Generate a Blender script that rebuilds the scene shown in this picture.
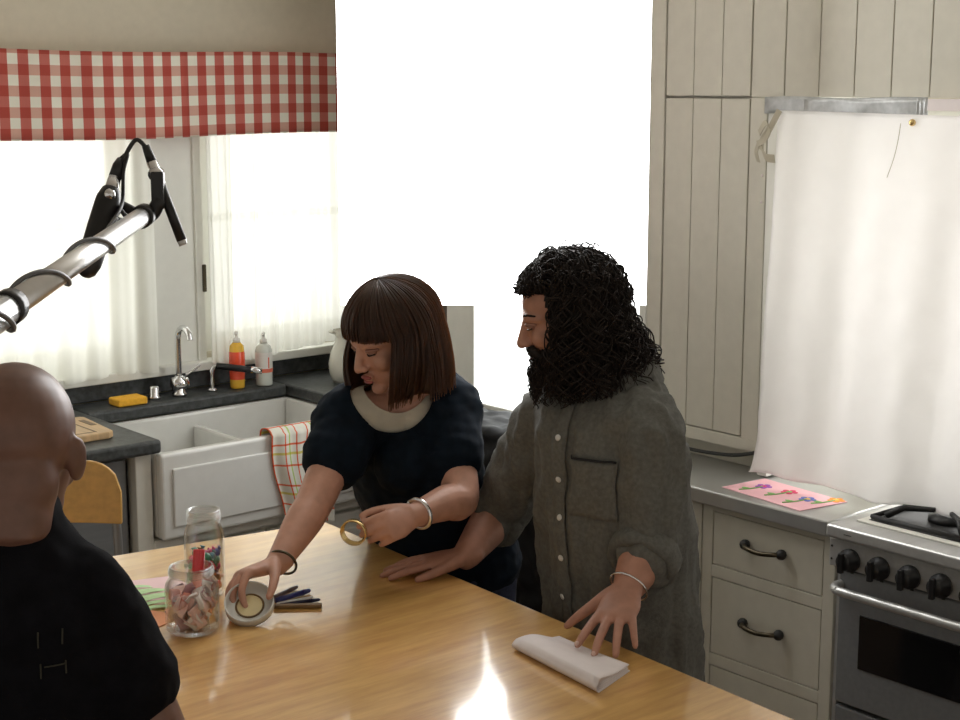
import bpy, bmesh, math, random
from mathutils import Vector, Matrix, noise, Quaternion
random.seed(7)
S = bpy.context.scene
for o in list(bpy.data.objects): bpy.data.objects.remove(o)
COL = S.collection
V = Vector; PI = math.pi; R = math.radians

# ------------------------------------------------------------------ camera
cd = bpy.data.cameras.new('camera'); cam = bpy.data.objects.new('camera', cd); COL.objects.link(cam)
cd.sensor_width = 36.0; cd.lens = 57.5; cd.clip_start = 0.05
cam.location = (0, 0, 1.9)
_f = V((math.cos(R(49.4))*math.cos(R(10.1)), math.sin(R(49.4))*math.cos(R(10.1)), -math.sin(R(10.1))))
cam.rotation_euler = _f.to_track_quat('-Z', 'Y').to_euler()
S.camera = cam
# ------------------------------------------------------------------ world, exposure
W = bpy.data.worlds.new('world'); S.world = W; W.use_nodes = True
W.node_tree.nodes['Background'].inputs[0].default_value = (1.0, 0.93, 0.82, 1)
W.node_tree.nodes['Background'].inputs[1].default_value = 0.26
vs = S.view_settings; vs.view_transform = 'Standard'; vs.look = 'None'; vs.gamma = 1; vs.exposure = 0.95
vs.use_curve_mapping = False
PANEL_E, WIN_E, NICHE_E, DOOR_E = 4.2, 1.05, 1.95, 1.7

# ------------------------------------------------------------------ materials
M = {}
def nodes(m): return m.node_tree.nodes, m.node_tree.links
def mat(name, col, rough=.6, metal=0, var=.08, scale=30, bump=0, bscale=200, coat=0, spec=.5, sheen=0, stretch=(1,1,1), col2=None):
    m = bpy.data.materials.new(name); m.use_nodes = True; n, l = nodes(m); b = n['Principled BSDF']
    b.inputs['Roughness'].default_value = rough; b.inputs['Metallic'].default_value = metal
    b.inputs['Coat Weight'].default_value = coat; b.inputs['Specular IOR Level'].default_value = spec
    if sheen: b.inputs['Sheen Weight'].default_value = sheen
    tc = n.new('ShaderNodeTexCoord'); mp = n.new('ShaderNodeMapping'); mp.inputs['Scale'].default_value = stretch
    l.new(tc.outputs['Object'], mp.inputs[0])
    nz = n.new('ShaderNodeTexNoise'); nz.inputs['Scale'].default_value = scale; nz.inputs['Detail'].default_value = 4
    l.new(mp.outputs[0], nz.inputs['Vector'])
    cr = n.new('ShaderNodeValToRGB')
    c2 = col2 or tuple(min(1, c*(1+var)) for c in col); c1 = col if col2 else tuple(c*(1-var) for c in col)
    cr.color_ramp.elements[0].position = .3; cr.color_ramp.elements[1].position = .7
    cr.color_ramp.elements[0].color = (*c1, 1); cr.color_ramp.elements[1].color = (*c2, 1)
    l.new(nz.outputs[0], cr.inputs[0]); l.new(cr.outputs[0], b.inputs['Base Color'])
    if bump:
        bn = n.new('ShaderNodeTexNoise'); bn.inputs['Scale'].default_value = bscale; l.new(mp.outputs[0], bn.inputs['Vector'])
        bp = n.new('ShaderNodeBump'); bp.inputs['Strength'].default_value = bump; bp.inputs['Distance'].default_value = .004
        l.new(bn.outputs[0], bp.inputs['Height']); l.new(bp.outputs[0], b.inputs['Normal'])
    M[name] = m; return m
def emis(name, col, s):
    m = bpy.data.materials.new(name); m.use_nodes = True; n, l = nodes(m); b = n['Principled BSDF']
    b.inputs['Base Color'].default_value = (.8, .8, .8, 1); b.inputs['Emission Color'].default_value = (*col, 1)
    b.inputs['Emission Strength'].default_value = s; b.inputs['Roughness'].default_value = .9; M[name] = m; return m
def sheer(name, col, transp, transl):
    m = bpy.data.materials.new(name); m.use_nodes = True; n, l = nodes(m)
    for x in list(n): n.remove(x)
    out = n.new('ShaderNodeOutputMaterial'); d = n.new('ShaderNodeBsdfDiffuse'); t = n.new('ShaderNodeBsdfTranslucent'); tr = n.new('ShaderNodeBsdfTransparent')
    tc = n.new('ShaderNodeTexCoord'); nz = n.new('ShaderNodeTexNoise'); nz.inputs['Scale'].default_value = 25; l.new(tc.outputs['Object'], nz.inputs['Vector'])
    cr = n.new('ShaderNodeValToRGB'); cr.color_ramp.elements[0].color = (*[c*.96 for c in col], 1); cr.color_ramp.elements[1].color = (*col, 1)
    l.new(nz.outputs[0], cr.inputs[0]); l.new(cr.outputs[0], d.inputs[0]); l.new(cr.outputs[0], t.inputs[0])
    m1 = n.new('ShaderNodeMixShader'); m1.inputs[0].default_value = transl; l.new(d.outputs[0], m1.inputs[1]); l.new(t.outputs[0], m1.inputs[2])
    m2 = n.new('ShaderNodeMixShader'); m2.inputs[0].default_value = transp; l.new(m1.outputs[0], m2.inputs[1]); l.new(tr.outputs[0], m2.inputs[2])
    l.new(m2.outputs[0], out.inputs[0]); M[name] = m; return m
def glass(name, col=(.985, .99, .985)):
    m = bpy.data.materials.new(name); m.use_nodes = True; n, l = nodes(m)
    for x in list(n): n.remove(x)
    out = n.new('ShaderNodeOutputMaterial'); tr = n.new('ShaderNodeBsdfTransparent'); g = n.new('ShaderNodeBsdfGlossy')
    tr.inputs[0].default_value = (*col, 1); g.inputs['Roughness'].default_value = .04
    lw = n.new('ShaderNodeLayerWeight'); lw.inputs[0].default_value = .22
    mx = n.new('ShaderNodeMixShader'); l.new(lw.outputs['Facing'], mx.inputs[0]); l.new(tr.outputs[0], mx.inputs[1]); l.new(g.outputs[0], mx.inputs[2])
    l.new(mx.outputs[0], out.inputs[0]); M[name] = m; return m
def checks(name, base, stripes, rough=.9, transl=0):
    """woven stripes: stripes = list of (axis, period, offset, width, colour), multiplied over the base."""
    m = bpy.data.materials.new(name); m.use_nodes = True; n, l = nodes(m); b = n['Principled BSDF']; b.inputs['Roughness'].default_value = rough
    b.inputs['Specular IOR Level'].default_value = .1
    uv = n.new('ShaderNodeUVMap'); sp = n.new('ShaderNodeSeparateXYZ'); l.new(uv.outputs[0], sp.inputs[0])
    cur = n.new('ShaderNodeRGB'); cur.outputs[0].default_value = (*base, 1); out = cur.outputs[0]
    for ax, per, off, wid, col in stripes:
        a = n.new('ShaderNodeMath'); a.operation = 'ADD'; a.inputs[1].default_value = off; l.new(sp.outputs[ax], a.inputs[0])
        d = n.new('ShaderNodeMath'); d.operation = 'DIVIDE'; d.inputs[1].default_value = per; l.new(a.outputs[0], d.inputs[0])
        f = n.new('ShaderNodeMath'); f.operation = 'FRACT'; l.new(d.outputs[0], f.inputs[0])
        c = n.new('ShaderNodeMath'); c.operation = 'LESS_THAN'; c.inputs[1].default_value = wid; l.new(f.outputs[0], c.inputs[0])
        mx = n.new('ShaderNodeMix'); mx.data_type = 'RGBA'; mx.blend_type = 'MULTIPLY'
        l.new(c.outputs[0], mx.inputs['Factor']); l.new(out, mx.inputs['A']); mx.inputs['B'].default_value = (*col, 1); out = mx.outputs['Result']
    l.new(out, b.inputs['Base Color']); M[name] = m; return m

mat('wall_paint', (.62, .57, .45), .8, var=.03)
mat('ceiling_paint', (.75, .72, .64), .9, var=.02)
mat('cab_paint', (.60, .575, .49), .5, var=.03)
mat('white_paint', (.78, .77, .70), .5, var=.03)
mat('trim_white', (.80, .80, .74), .45, var=.02)
mat('floor_wood', (.16, .09, .045), .5, var=.3, scale=8, stretch=(1, 12, 1))
mat('soapstone', (.05, .055, .055), .45, var=.5, scale=60, bump=.05)
mat('porcelain', (.80, .80, .77), .15, var=.02, coat=.4)
mat('chrome', (.75, .75, .76), .12, 1, var=.02)
mat('steel', (.55, .55, .54), .36, .55, var=.06, scale=4, stretch=(1, 20, 20))
mat('steel_door', (.24, .25, .26), .42, .35, var=.06, scale=4, stretch=(1, 20, 20))
mat('counter_steel', (.50, .50, .48), .3, .6, var=.06, scale=8)
mat('black_iron', (.012, .012, .012), .55, var=.3)
mat('black_plastic', (.01, .01, .011), .4, var=.2)
mat('dark_brass', (.09, .075, .05), .35, .9, var=.2)
mat('gold', (.75, .55, .25), .25, 1, var=.1)
mat('oven_glass', (.008, .008, .009), .1, var=.1)
mat('tape', (.42, .43, .43), .35, .3, var=.15, scale=60)
mat('strap', (.50, .46, .36), .8, var=.1)
mat('sponge', (.95, .48, .04), .9, var=.12, scale=90, bump=.4, bscale=400)
mat('board_wood', (.62, .42, .22), .5, var=.15, scale=6, stretch=(12, 1, 1))
mat('chair_wood', (.66, .37, .09), .4, var=.1, scale=6, stretch=(1, 8, 8), coat=.2)
mat('grey_metal', (.28, .28, .28), .4, .7, var=.05)
mat('soap_red', (.95, .10, .04), .2, var=.05, coat=.5)
mat('soap_yellow', (.95, .55, .06), .25, var=.05)
mat('label_white', (.85, .83, .78), .5, var=.03)
mat('label_red', (.85, .20, .12), .5, var=.05)
mat('clear_soap', (.75, .78, .72), .15, var=.03, coat=.5)
mat('ceramic', (.74, .73, .64), .25, var=.04, coat=.3)
mat('pink_paper', (.95, .55, .60), .8, var=.03)
mat('pale_pink_paper', (.86, .62, .62), .8, var=.03)
mat('green_paper', (.55, .78, .42), .8, var=.04)
mat('orange_paper', (.85, .38, .2), .8, var=.05)
mat('white_paper', (.80, .73, .72), .8, var=.03)
mat('lid_white', (.72, .72, .68), .35, .1, var=.06)
mat('lid_cream', (.80, .68, .38), .45, var=.06)
mat('wood_brown', (.20, .12, .05), .5, var=.25)
mat('grey_cable', (.10, .10, .10), .4, var=.1)
mat('pole_silver', (.80, .80, .80), .30, .9, var=.03)
mat('cable', (.015, .015, .015), .5, var=.1)
mat('black_tee', (.006, .006, .008), .95, var=.3, spec=.1, bump=.15, bscale=500)
mat('navy_tee', (.005, .010, .018), .9, var=.3, spec=.15, bump=.15, bscale=500)
mat('cream_vest', (.62, .58, .48), .9, var=.05, bump=.2, bscale=400)
mat('grey_shirt', (.125, .125, .112), .9, var=.18, scale=120, bump=.25, bscale=300)
mat('button', (.7, .7, .68), .4, var=.02)
mat('denim', (.02, .028, .06), .9, var=.3, scale=200)
mat('dark_trouser', (.015, .015, .017), .9, var=.2)
mat('shoe', (.02, .017, .015), .5, var=.2)
mat('skin_w', (.56, .30, .215), .5, var=.10, scale=35)
mat('skin_m', (.46, .23, .16), .5, var=.12, scale=35)
mat('skin_b', (.17, .085, .060), .42, var=.14, scale=35)
mat('lip', (.36, .10, .09), .4, var=.05)
mat('eye_dark', (.03, .02, .015), .15, var=.1)
mat('nail', (.62, .40, .33), .3, var=.03)
mat('hair_m', (.017, .012, .010), .6, spec=.22, var=.5, scale=50)
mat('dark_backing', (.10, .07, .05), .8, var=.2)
mat('black_sheet', (.005, .005, .006), .55, var=.3, spec=.15)
def hair_mat(name, col, tcol, tw):
    m = mat(name, col, .38, var=.4, scale=60); n, l = nodes(m); b = n['Principled BSDF']
    t = n.new('ShaderNodeBsdfTranslucent'); t.inputs[0].default_value = (*tcol, 1)
    mx = n.new('ShaderNodeMixShader'); mx.inputs[0].default_value = tw
    l.new(b.outputs[0], mx.inputs[1]); l.new(t.outputs[0], mx.inputs[2]); l.new(mx.outputs[0], n['Material Output'].inputs[0])
hair_mat('hair_w', (.055, .032, .023), (.70, .36, .12), .34)
emis('panel_glow', (1.0, 1.0, 1.0), PANEL_E)
emis('window_glow', (1.0, 1.0, .96), WIN_E)
emis('niche_glow', (1.0, .99, .97), NICHE_E)
emis('door_glow', (.97, 1.0, .99), DOOR_E)
emis('outside_red', (1.0, .62, .55), WIN_E*.75)
emis('outside_grey', (.92, .95, .90), WIN_E*.72)
sheer('sheer_curtain', (.93, .935, .89), .06, .52)
sheer('white_cloth', (.93, .92, .91), .0, .5)
glass('jar_glass')
checks('gingham', (.80, .77, .66), [(0, .066, 0, .5, (.66, .20, .19)), (1, .0615, .012, .5, (.80, .50, .47))])
checks('towel_cloth', (.80, .78, .70), [(0, .05, .0, .10, (.95, .22, .12)), (1, .06, .0, .09, (.95, .25, .14)), (0, .10, .03, .07, (.62, .80, .30)), (1, .12, .035, .06, (.85, .78, .25))])
def table_wood():
    m = bpy.data.materials.new('table_wood'); m.use_nodes = True; n, l = nodes(m); b = n['Principled BSDF']; M['table_wood'] = m
    tc = n.new('ShaderNodeTexCoord'); mp = n.new('ShaderNodeMapping'); mp.inputs['Scale'].default_value = (1.2, 9, 1); mp.inputs['Rotation'].default_value = (0, 0, R(8))
    l.new(tc.outputs['Object'], mp.inputs[0]); nz = n.new('ShaderNodeTexNoise'); nz.inputs['Scale'].default_value = 4; nz.inputs['Detail'].default_value = 8; nz.inputs['Roughness'].default_value = .65
    l.new(mp.outputs[0], nz.inputs['Vector']); cr = n.new('ShaderNodeValToRGB'); e = cr.color_ramp.elements
    e[0].position = .3; e[0].color = (.54, .28, .075, 1); e[1].position = .72; e[1].color = (.82, .50, .165, 1)
    l.new(nz.outputs[0], cr.inputs[0]); l.new(cr.outputs[0], b.inputs['Base Color'])
    b.inputs['Roughness'].default_value = .30; b.inputs['Coat Weight'].default_value = 1.0; b.inputs['Coat Roughness'].default_value = .10; b.inputs['Coat IOR'].default_value = 1.75
    bp = n.new('ShaderNodeBump'); bp.inputs['Strength'].default_value = .04; l.new(nz.outputs[0], bp.inputs['Height']); l.new(bp.outputs[0], b.inputs['Normal'])
table_wood()

# ------------------------------------------------------------------ helpers
class MB:
    def __init__(s): s.v = []; s.f = []; s.uv = {}
    def add(s, vs, fs):
        b = len(s.v); s.v += [tuple(v) for v in vs]; s.f += [tuple(i+b for i in f) for f in fs]; return s
    def box(s, x0, x1, y0, y1, z0, z1):
        vs = [(x, y, z) for x in (x0, x1) for y in (y0, y1) for z in (z0, z1)]
        return s.add(vs, [(0,1,3,2), (4,6,7,5), (0,4,5,1), (2,3,7,6), (0,2,6,4), (1,5,7,3)])
    def obox(s, c, ax, ay, az, hx, hy, hz):
        c = V(c); vs = [c+ax*hx*i+ay*hy*j+az*hz*k for i in (-1,1) for j in (-1,1) for k in (-1,1)]
        return s.add(vs, [(0,1,3,2), (4,6,7,5), (0,4,5,1), (2,3,7,6), (0,2,6,4), (1,5,7,3)])
    def prism(s, poly, z0, z1):
        k = len(poly); vs = [(x, y, z0) for x, y in poly]+[(x, y, z1) for x, y in poly]
        return s.add(vs, [tuple(range(k))[::-1], tuple(range(k, 2*k))]+[(i, (i+1) % k, (i+1) % k+k, i+k) for i in range(k)])
    def loft(s, pts, rad, n=12, side=None, cap=True, rnd=False):
        """tube through pts; rad is a float or (a along side, b across)."""
        pts = [V(p) for p in pts]; rad = [(r, r) if not isinstance(r, (tuple, list)) else r for r in rad]
        if rnd:   # rounded ends
            def ends(p, q, r):
                d = (p-q).normalized(); m = min(r)
                return [(p+d*m*math.sin(a), (r[0]*math.cos(a), r[1]*math.cos(a))) for a in (R(35), R(65), R(85))]
            e0 = ends(pts[0], pts[1], rad[0])[::-1]; e1 = ends(pts[-1], pts[-2], rad[-1])
            pts = [p for p, _ in e0]+pts+[p for p, _ in e1]; rad = [r for _, r in e0]+rad+[r for _, r in e1]
        b = len(s.v); N = len(pts); prev = None
        for i, p in enumerate(pts):
            t = (pts[min(i+1, N-1)]-pts[max(i-1, 0)])
            t = t.normalized() if t.length > 1e-9 else V((0,0,1))
            if side is not None: u = V(side)-t*V(side).dot(t)
            elif prev is None: u = t.orthogonal()
            else: u = prev-t*prev.dot(t)
            u = u.normalized() if u.length > 1e-6 else t.orthogonal().normalized(); prev = u; w = t.cross(u)
            for k in range(n):
                a = 2*PI*k/n; s.v.append(tuple(p+u*math.cos(a)*rad[i][0]+w*math.sin(a)*rad[i][1]))
        for i in range(N-1):
            for k in range(n):
                s.f.append((b+i*n+k, b+i*n+(k+1) % n, b+(i+1)*n+(k+1) % n, b+(i+1)*n+k))
        if cap: s.f.append(tuple(b+k for k in range(n))[::-1]); s.f.append(tuple(b+(N-1)*n+k for k in range(n)))
        return s
    def limb(s, pts, rad, n=18, side=None, sub=5):
        P, Q = spline(pts, [r if isinstance(r, (tuple, list)) else (r, r) for r in rad], sub)
        return s.loft(P, Q, n, side, True, True)
    def ell(s, c, r, rot=None, n=16):
        c = V(c); vs = []; m = n//2; rot = rot or Matrix.Identity(3)
        for i in range(m+1):
            th = PI*i/m
            for k in range(n):
                ph = 2*PI*k/n; vs.append(c+rot @ V((r[0]*math.sin(th)*math.cos(ph), r[1]*math.sin(th)*math.sin(ph), r[2]*math.cos(th))))
        fs = [(i*n+k, (i+1)*n+k, (i+1)*n+(k+1) % n, i*n+(k+1) % n) for i in range(m) for k in range(n)]
        return s.add(vs, fs)
    def lathe(s, prof, c=(0,0,0), n=28, rot=None, close=False):
        c = V(c); rot = rot or Matrix.Identity(3); vs = []
        for r, z in prof:
            for k in range(n): a = 2*PI*k/n; vs.append(c+rot @ V((r*math.cos(a), r*math.sin(a), z)))
        m = len(prof); rows = m if close else m-1
        return s.add(vs, [(i*n+k, i*n+(k+1) % n, ((i+1) % m)*n+(k+1) % n, ((i+1) % m)*n+k) for i in range(rows) for k in range(n)])
    def grid(s, fn, nu, nv, uv=None):
        b = len(s.v)
        for j in range(nv+1):
            for i in range(nu+1):
                u, v = i/nu, j/nv; s.v.append(tuple(fn(u, v)))
                if uv: s.uv[len(s.v)-1] = uv(u, v)
        for j in range(nv):
            for i in range(nu): a = b+j*(nu+1)+i; s.f.append((a, a+1, a+nu+2, a+nu+1))
        return s
    def mesh(s, name):
        me = bpy.data.meshes.new(name); me.from_pydata(s.v, [], s.f); me.update()
        bm = bmesh.new(); bm.from_mesh(me); bmesh.ops.recalc_face_normals(bm, faces=bm.faces); bm.to_mesh(me); bm.free()
        if s.uv:
            ul = me.uv_layers.new(name='UVMap')
            for lp in me.loops: ul.data[lp.index].uv = s.uv.get(lp.vertex_index, (0, 0))
        return me
    def build(s, name, m, parent=None, smooth=False, bevel=0, thick=0, seg=2, label=None, cat=None, group=None, kind=None):
        return link(name, s.mesh(name), m, parent, smooth, bevel, thick, seg, label, cat, group, kind)
def link(name, me, m, parent=None, smooth=False, bevel=0, thick=0, seg=2, label=None, cat=None, group=None, kind=None):
    o = bpy.data.objects.new(name, me); COL.objects.link(o)
    if m and not me.materials: me.materials.append(M[m])
    if smooth:
        for p in me.polygons: p.use_smooth = True
    if thick: md = o.modifiers.new('s', 'SOLIDIFY'); md.thickness = thick; md.offset = 0
    if bevel:
        md = o.modifiers.new('b', 'BEVEL'); md.width = bevel; md.segments = seg; md.limit_method = 'ANGLE'; md.angle_limit = R(40)
    if parent: o.parent = parent; o.matrix_parent_inverse = Matrix.Translation(-parent.location) if parent.type == 'EMPTY' else Matrix.Identity(4)
    tag(o, label, cat, group, kind); return o
def tag(o, label=None, cat=None, group=None, kind=None):
    if label: o['label'] = label
    if cat: o['category'] = cat
    if group: o['group'] = group
    if kind: o['kind'] = kind
    return o
def thing(name, loc, label, cat, group=None):
    o = bpy.data.objects.new(name, None); COL.objects.link(o); o.location = loc; o.empty_display_size = .05
    return tag(o, label, cat, group)
def struct(name, mb, m, **k): return mb.build(name, m, kind='structure', **k)
def box(name, m, b, parent=None, **k): return MB().box(*b).build(name, m, parent, **k)
def cr4(a, b, c, d, t): return .5*((2*b)+(c-a)*t+(2*a-5*b+4*c-d)*t*t+(3*b-a-3*c+d)*t**3)
def spline(pts, rad, sub):
    pts = [V(p) for p in pts]; P = []; Q = []; N = len(pts)
    for i in range(N-1):
        a, b, c, d = pts[max(i-1, 0)], pts[i], pts[i+1], pts[min(i+2, N-1)]
        ra, rb, rc, rd = rad[max(i-1, 0)], rad[i], rad[i+1], rad[min(i+2, N-1)]
        for k in range(sub):
            t = k/sub; P.append(cr4(a, b, c, d, t)); Q.append(tuple(max(.002, cr4(ra[j], rb[j], rc[j], rd[j], t)) for j in (0, 1)))
    P.append(pts[-1]); Q.append(rad[-1]); return P, Q
def curve_pts(pts, sub=8): return spline(pts, [(1, 1)]*len(pts), sub)[0]
def tube(pts, r, n=8, sub=6): 
    p = curve_pts(pts, sub); return MB().loft(p, [r]*len(p), n)
def fuse(mb, voxel, smooth=4, name='fused'):
    me = mb.mesh(name); o = bpy.data.objects.new('tmp', me); COL.objects.link(o)
    r = o.modifiers.new('r', 'REMESH'); r.mode = 'VOXEL'; r.voxel_size = voxel; r.use_smooth_shade = True
    if smooth: sm = o.modifiers.new('s', 'SMOOTH'); sm.factor = .5; sm.iterations = smooth
    dg = bpy.context.evaluated_depsgraph_get(); me2 = bpy.data.meshes.new_from_object(o.evaluated_get(dg))
    bpy.data.objects.remove(o); me2.name = name; return me2
def wrinkle(me, fn):
    """push vertices along their normals by fn(position, normal)"""
    nr = [v.normal.copy() for v in me.vertices]
    for v, n in zip(me.vertices, nr): v.co += n*fn(v.co, n)
    me.update()
def cut(me, test):
    bm = bmesh.new(); bm.from_mesh(me); bmesh.ops.delete(bm, geom=[v for v in bm.verts if test(v.co)], context='VERTS'); bm.to_mesh(me); bm.free(); me.update()
def cut_ball(me, c, r):
    c = V(c); bm = bmesh.new(); bm.from_mesh(me); bmesh.ops.delete(bm, geom=[v for v in bm.verts if (v.co-c).length < r], context='VERTS')
    for v in bm.verts:
        d = v.co-c
        if v.is_boundary and d.length < r+.008: v.co = c+d.normalized()*r
    bm.to_mesh(me); bm.free(); me.update()
def fnoise(p, s): return noise.noise(V(p)*s)
# ================================================================== the room
struct('floor', MB().box(-2.5, 3.6, -1.5, 4.6, -.1, 0), 'floor_wood')
struct('ceiling', MB().box(-1.2, 3.6, -.6, 4.6, 2.62, 2.72), 'ceiling_paint')
# sink wall with two window openings
def wall_holes(name, m, axis, lo, hi, u0, u1, z0, z1, holes):
    mb = MB(); us = sorted({u0, u1, *[h[0] for h in holes], *[h[1] for h in holes]}); zs = sorted({z0, z1, *[h[2] for h in holes], *[h[3] for h in holes]})
    for a, b in zip(us, us[1:]):
        for c, d in zip(zs, zs[1:]):
            if any(h[0] <= a and b <= h[1] and h[2] <= c and d <= h[3] for h in holes): continue
            mb.box(*((a, b, lo, hi) if axis == 'y' else (lo, hi, a, b)), c, d)
    return struct(name, mb, m)
WL = (1.38, 2.30, 1.03, 1.95); WR = (2.57, 3.24, 1.03, 1.95)
wall_holes('wall_left', 'wall_paint', 'y', 4.4, 4.55, -1.2, 3.6, 0, 2.62, [WL, WR])
wall_holes('wall_right', 'wall_paint', 'x', 3.42, 3.56, -.6, 4.55, 0, 2.62, [(1.15, 2.36, 1.02, 1.84)])
# windows on the sink wall
def casement(name, h, label):
    u0, u1, z0, z1 = h
    fr = MB()
    for b in [(u0, u0+.05, z0, z1), (u1-.05, u1, z0, z1), (u0+.05, u1-.05, z0, z0+.06), (u0+.05, u1-.05, z1-.05, z1)]: fr.box(b[0], b[1], 4.43, 4.47, b[2], b[3])
    w = struct(name, fr, 'trim_white')
    pane = box('pane', 'window_glow', (u0+.05, u1-.05, 4.455, 4.465, z0+.06, z1-.05), w)
    return w
w1 = casement('window_1', WL, 'l'); w2 = casement('window_2', WR, 'r')
box('muntin', 'trim_white', (1.82, 1.845, 4.435, 4.466, 1.09, 1.90), w1)
box('muntin', 'trim_white', (1.43, 2.25, 4.437, 4.466, 1.46, 1.485), w1)
box('muntin', 'trim_white', (2.62, 3.19, 4.437, 4.466, 1.46, 1.485), w2)
box('casement_latch', 'dark_brass', (2.548, 2.562, 4.36, 4.384, 1.24, 1.33), w2, bevel=.003)
# wood trim: wide centre post, casings, sill
t = struct('trim_1', MB().box(2.345, 2.53, 4.375, 4.4, 1.0, 1.98), 'trim_white', bevel=.003)
box('post_edge', 'trim_white', (2.318, 2.348, 4.365, 4.4, 1.0, 1.98), t, bevel=.003)
box('post_edge', 'trim_white', (2.527, 2.557, 4.365, 4.4, 1.0, 1.98), t, bevel=.003)
struct('trim_2', MB().box(1.0, 3.4, 4.335, 4.4, .985, 1.015), 'trim_white', bevel=.004)
struct('trim_3', MB().box(1.28, 1.38, 4.375, 4.4, 1.015, 1.98), 'trim_white', bevel=.003)
struct('trim_4', MB().box(3.24, 3.34, 4.375, 4.4, 1.015, 1.98), 'trim_white', bevel=.003)
struct('trim_5', MB().box(1.28, 3.34, 4.375, 4.4, 1.98, 1.995), 'trim_white', bevel=.003)
# niche window behind the range
fr = MB()
for b in [(1.15, 1.2, 1.02, 1.84), (2.31, 2.36, 1.02, 1.84), (1.2, 2.31, 1.02, 1.07), (1.2, 2.31, 1.79, 1.84)]: fr.box(3.44, 3.5, b[0], b[1], b[2], b[3])
w3 = struct('window_3', fr, 'trim_white'); box('pane', 'niche_glow', (3.47, 3.48, 1.2, 2.31, 1.07, 1.79), w3)
box('muntin', 'trim_white', (3.45, 3.48, 1.74, 1.77, 1.07, 1.79), w3)

# ------------------------------------------------------------------ curtains and valance
def sheer_curtain(name, u0, u1, zb, label, seed):
    rnd = random.Random(seed)
    ph = [rnd.uniform(0, 6.28) for _ in range(3)]
    def fn(u, v):
        z = 1.93-(1.93-zb(u))*v
        return (u0+(u1-u0)*u, 4.325+.012*math.sin(u*(u1-u0)*70+ph[0]+.8*v)+.008*math.sin(u*(u1-u0)*31+ph[1]-v)+.004*math.sin(u*150+ph[2]), z)
    o = MB().grid(fn, 160, 24).build(name, 'sheer_curtain', smooth=True)
    return tag(o, label, 'curtain', 'sheer window curtains')
sheer_curtain('sheer_curtain', 1.30, 2.35, lambda u: 1.0+.01*math.sin(u*9), 'sheer white curtain left of the window post, behind the boom microphones', 1)
sheer_curtain('sheer_curtain', 2.55, 3.13, lambda u: 1.005+.03*math.sin(max(0, u-.2)*3)*u, 'sheer white curtain right of the window post, above the soap bottles', 2)
rod = thing('curtain_rod', (2.3, 4.3, 1.93), 'thin white curtain rod behind the red gingham valance', 'rod')
MB().loft([(1.2, 4.325, 1.935), (3.3, 4.325, 1.935)], [.007]*2, 10).build('pole', 'trim_white', rod, smooth=True)
for x in (1.25, 2.44, 3.28): box('bracket', 'trim_white', (x-.008, x+.008, 4.325, 4.376, 1.925, 1.945), rod)
val = thing('gingham_valance', (2.3, 4.29, 1.745), 'red and white gingham valance hanging across the top of the window', 'valance')
def val_panel(u0, u1, off, lift):
    def fn(u, v):
        x = u0+(u1-u0)*u
        return (x, 4.285-off*u+.006*math.sin(x*13)+.003*math.sin(x*37), 2.008+.004*math.sin(x*5)-.262*v-lift*v*u)
    return MB().grid(fn, 90, 10, lambda u, v: (u0+(u1-u0)*u, -v*.262)).build('fabric_panel', 'gingham', val, smooth=True, thick=.003)
val_panel(1.15, 2.462, .012, 0); val_panel(2.455, 3.36, 0, -.004)

# ------------------------------------------------------------------ sink run
cab = thing('sink_cabinet', (2.55, 4.1, 0), 'cream painted base cabinet under the white apron sink', 'cabinet')
box('body', 'white_paint', (2.0, 3.4, 3.83, 4.39, .1, .60), cab)
box('toe_kick', 'dark_trouser', (2.0, 3.4, 3.90, 4.39, 0, .1), cab)
box('stile', 'white_paint', (1.985, 2.035, 3.80, 3.85, .1, .885), cab, bevel=.003)
box('stile', 'white_paint', (2.80, 2.86, 3.80, 3.85, .1, .885), cab, bevel=.003)
box('rail', 'white_paint', (2.035, 2.80, 3.795, 3.84, .60, .625), cab, bevel=.004)
for a, b in ((2.045, 2.41), (2.425, 2.79)):
    d = box('door', 'white_paint', (a, b, 3.805, 3.83, .12, .585), cab, bevel=.003)
    box('door_panel', 'white_paint', (a+.05, b-.05, 3.80, 3.806, .17, .535), d, bevel=.004)
    MB().ell((b-.03 if a < 2.2 else a+.03, 3.79, .5), (.012, .014, .012)).build('knob', 'dark_brass', d, smooth=True)
cr = thing('corner_cabinet', (3.1, 4.1, 0), 'cream base cabinet right of the sink, behind the woman', 'cabinet')
box('body', 'white_paint', (2.865, 3.40, 3.84, 4.39, .605, .885), cr)
d = box('door', 'white_paint', (2.875, 3.2, 3.815, 3.84, .62, .87), cr, bevel=.003)
box('door_panel', 'white_paint', (2.92, 3.15, 3.811, 3.816, .66, .83), d, bevel=.003)
dw = thing('dishwasher', (1.7, 4.1, 0), 'grey metal dishwasher under the dark counter, behind the wooden chair', 'dishwasher')
box('body', 'grey_metal', (1.38, 1.975, 3.86, 4.39, .02, .88), dw)
box('door', 'steel_door', (1.385, 1.97, 3.825, 3.86, .12, .87), dw, bevel=.006)
MB().loft([(1.45, 3.79, .80), (1.90, 3.79, .80)], [.01]*2, 12).build('handle', 'steel', dw, smooth=True)
for x in (1.47, 1.88): MB().loft([(x, 3.79, .80), (x, 3.826, .80)], [.007]*2, 8).build('handle_post', 'steel', dw, smooth=True)
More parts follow.
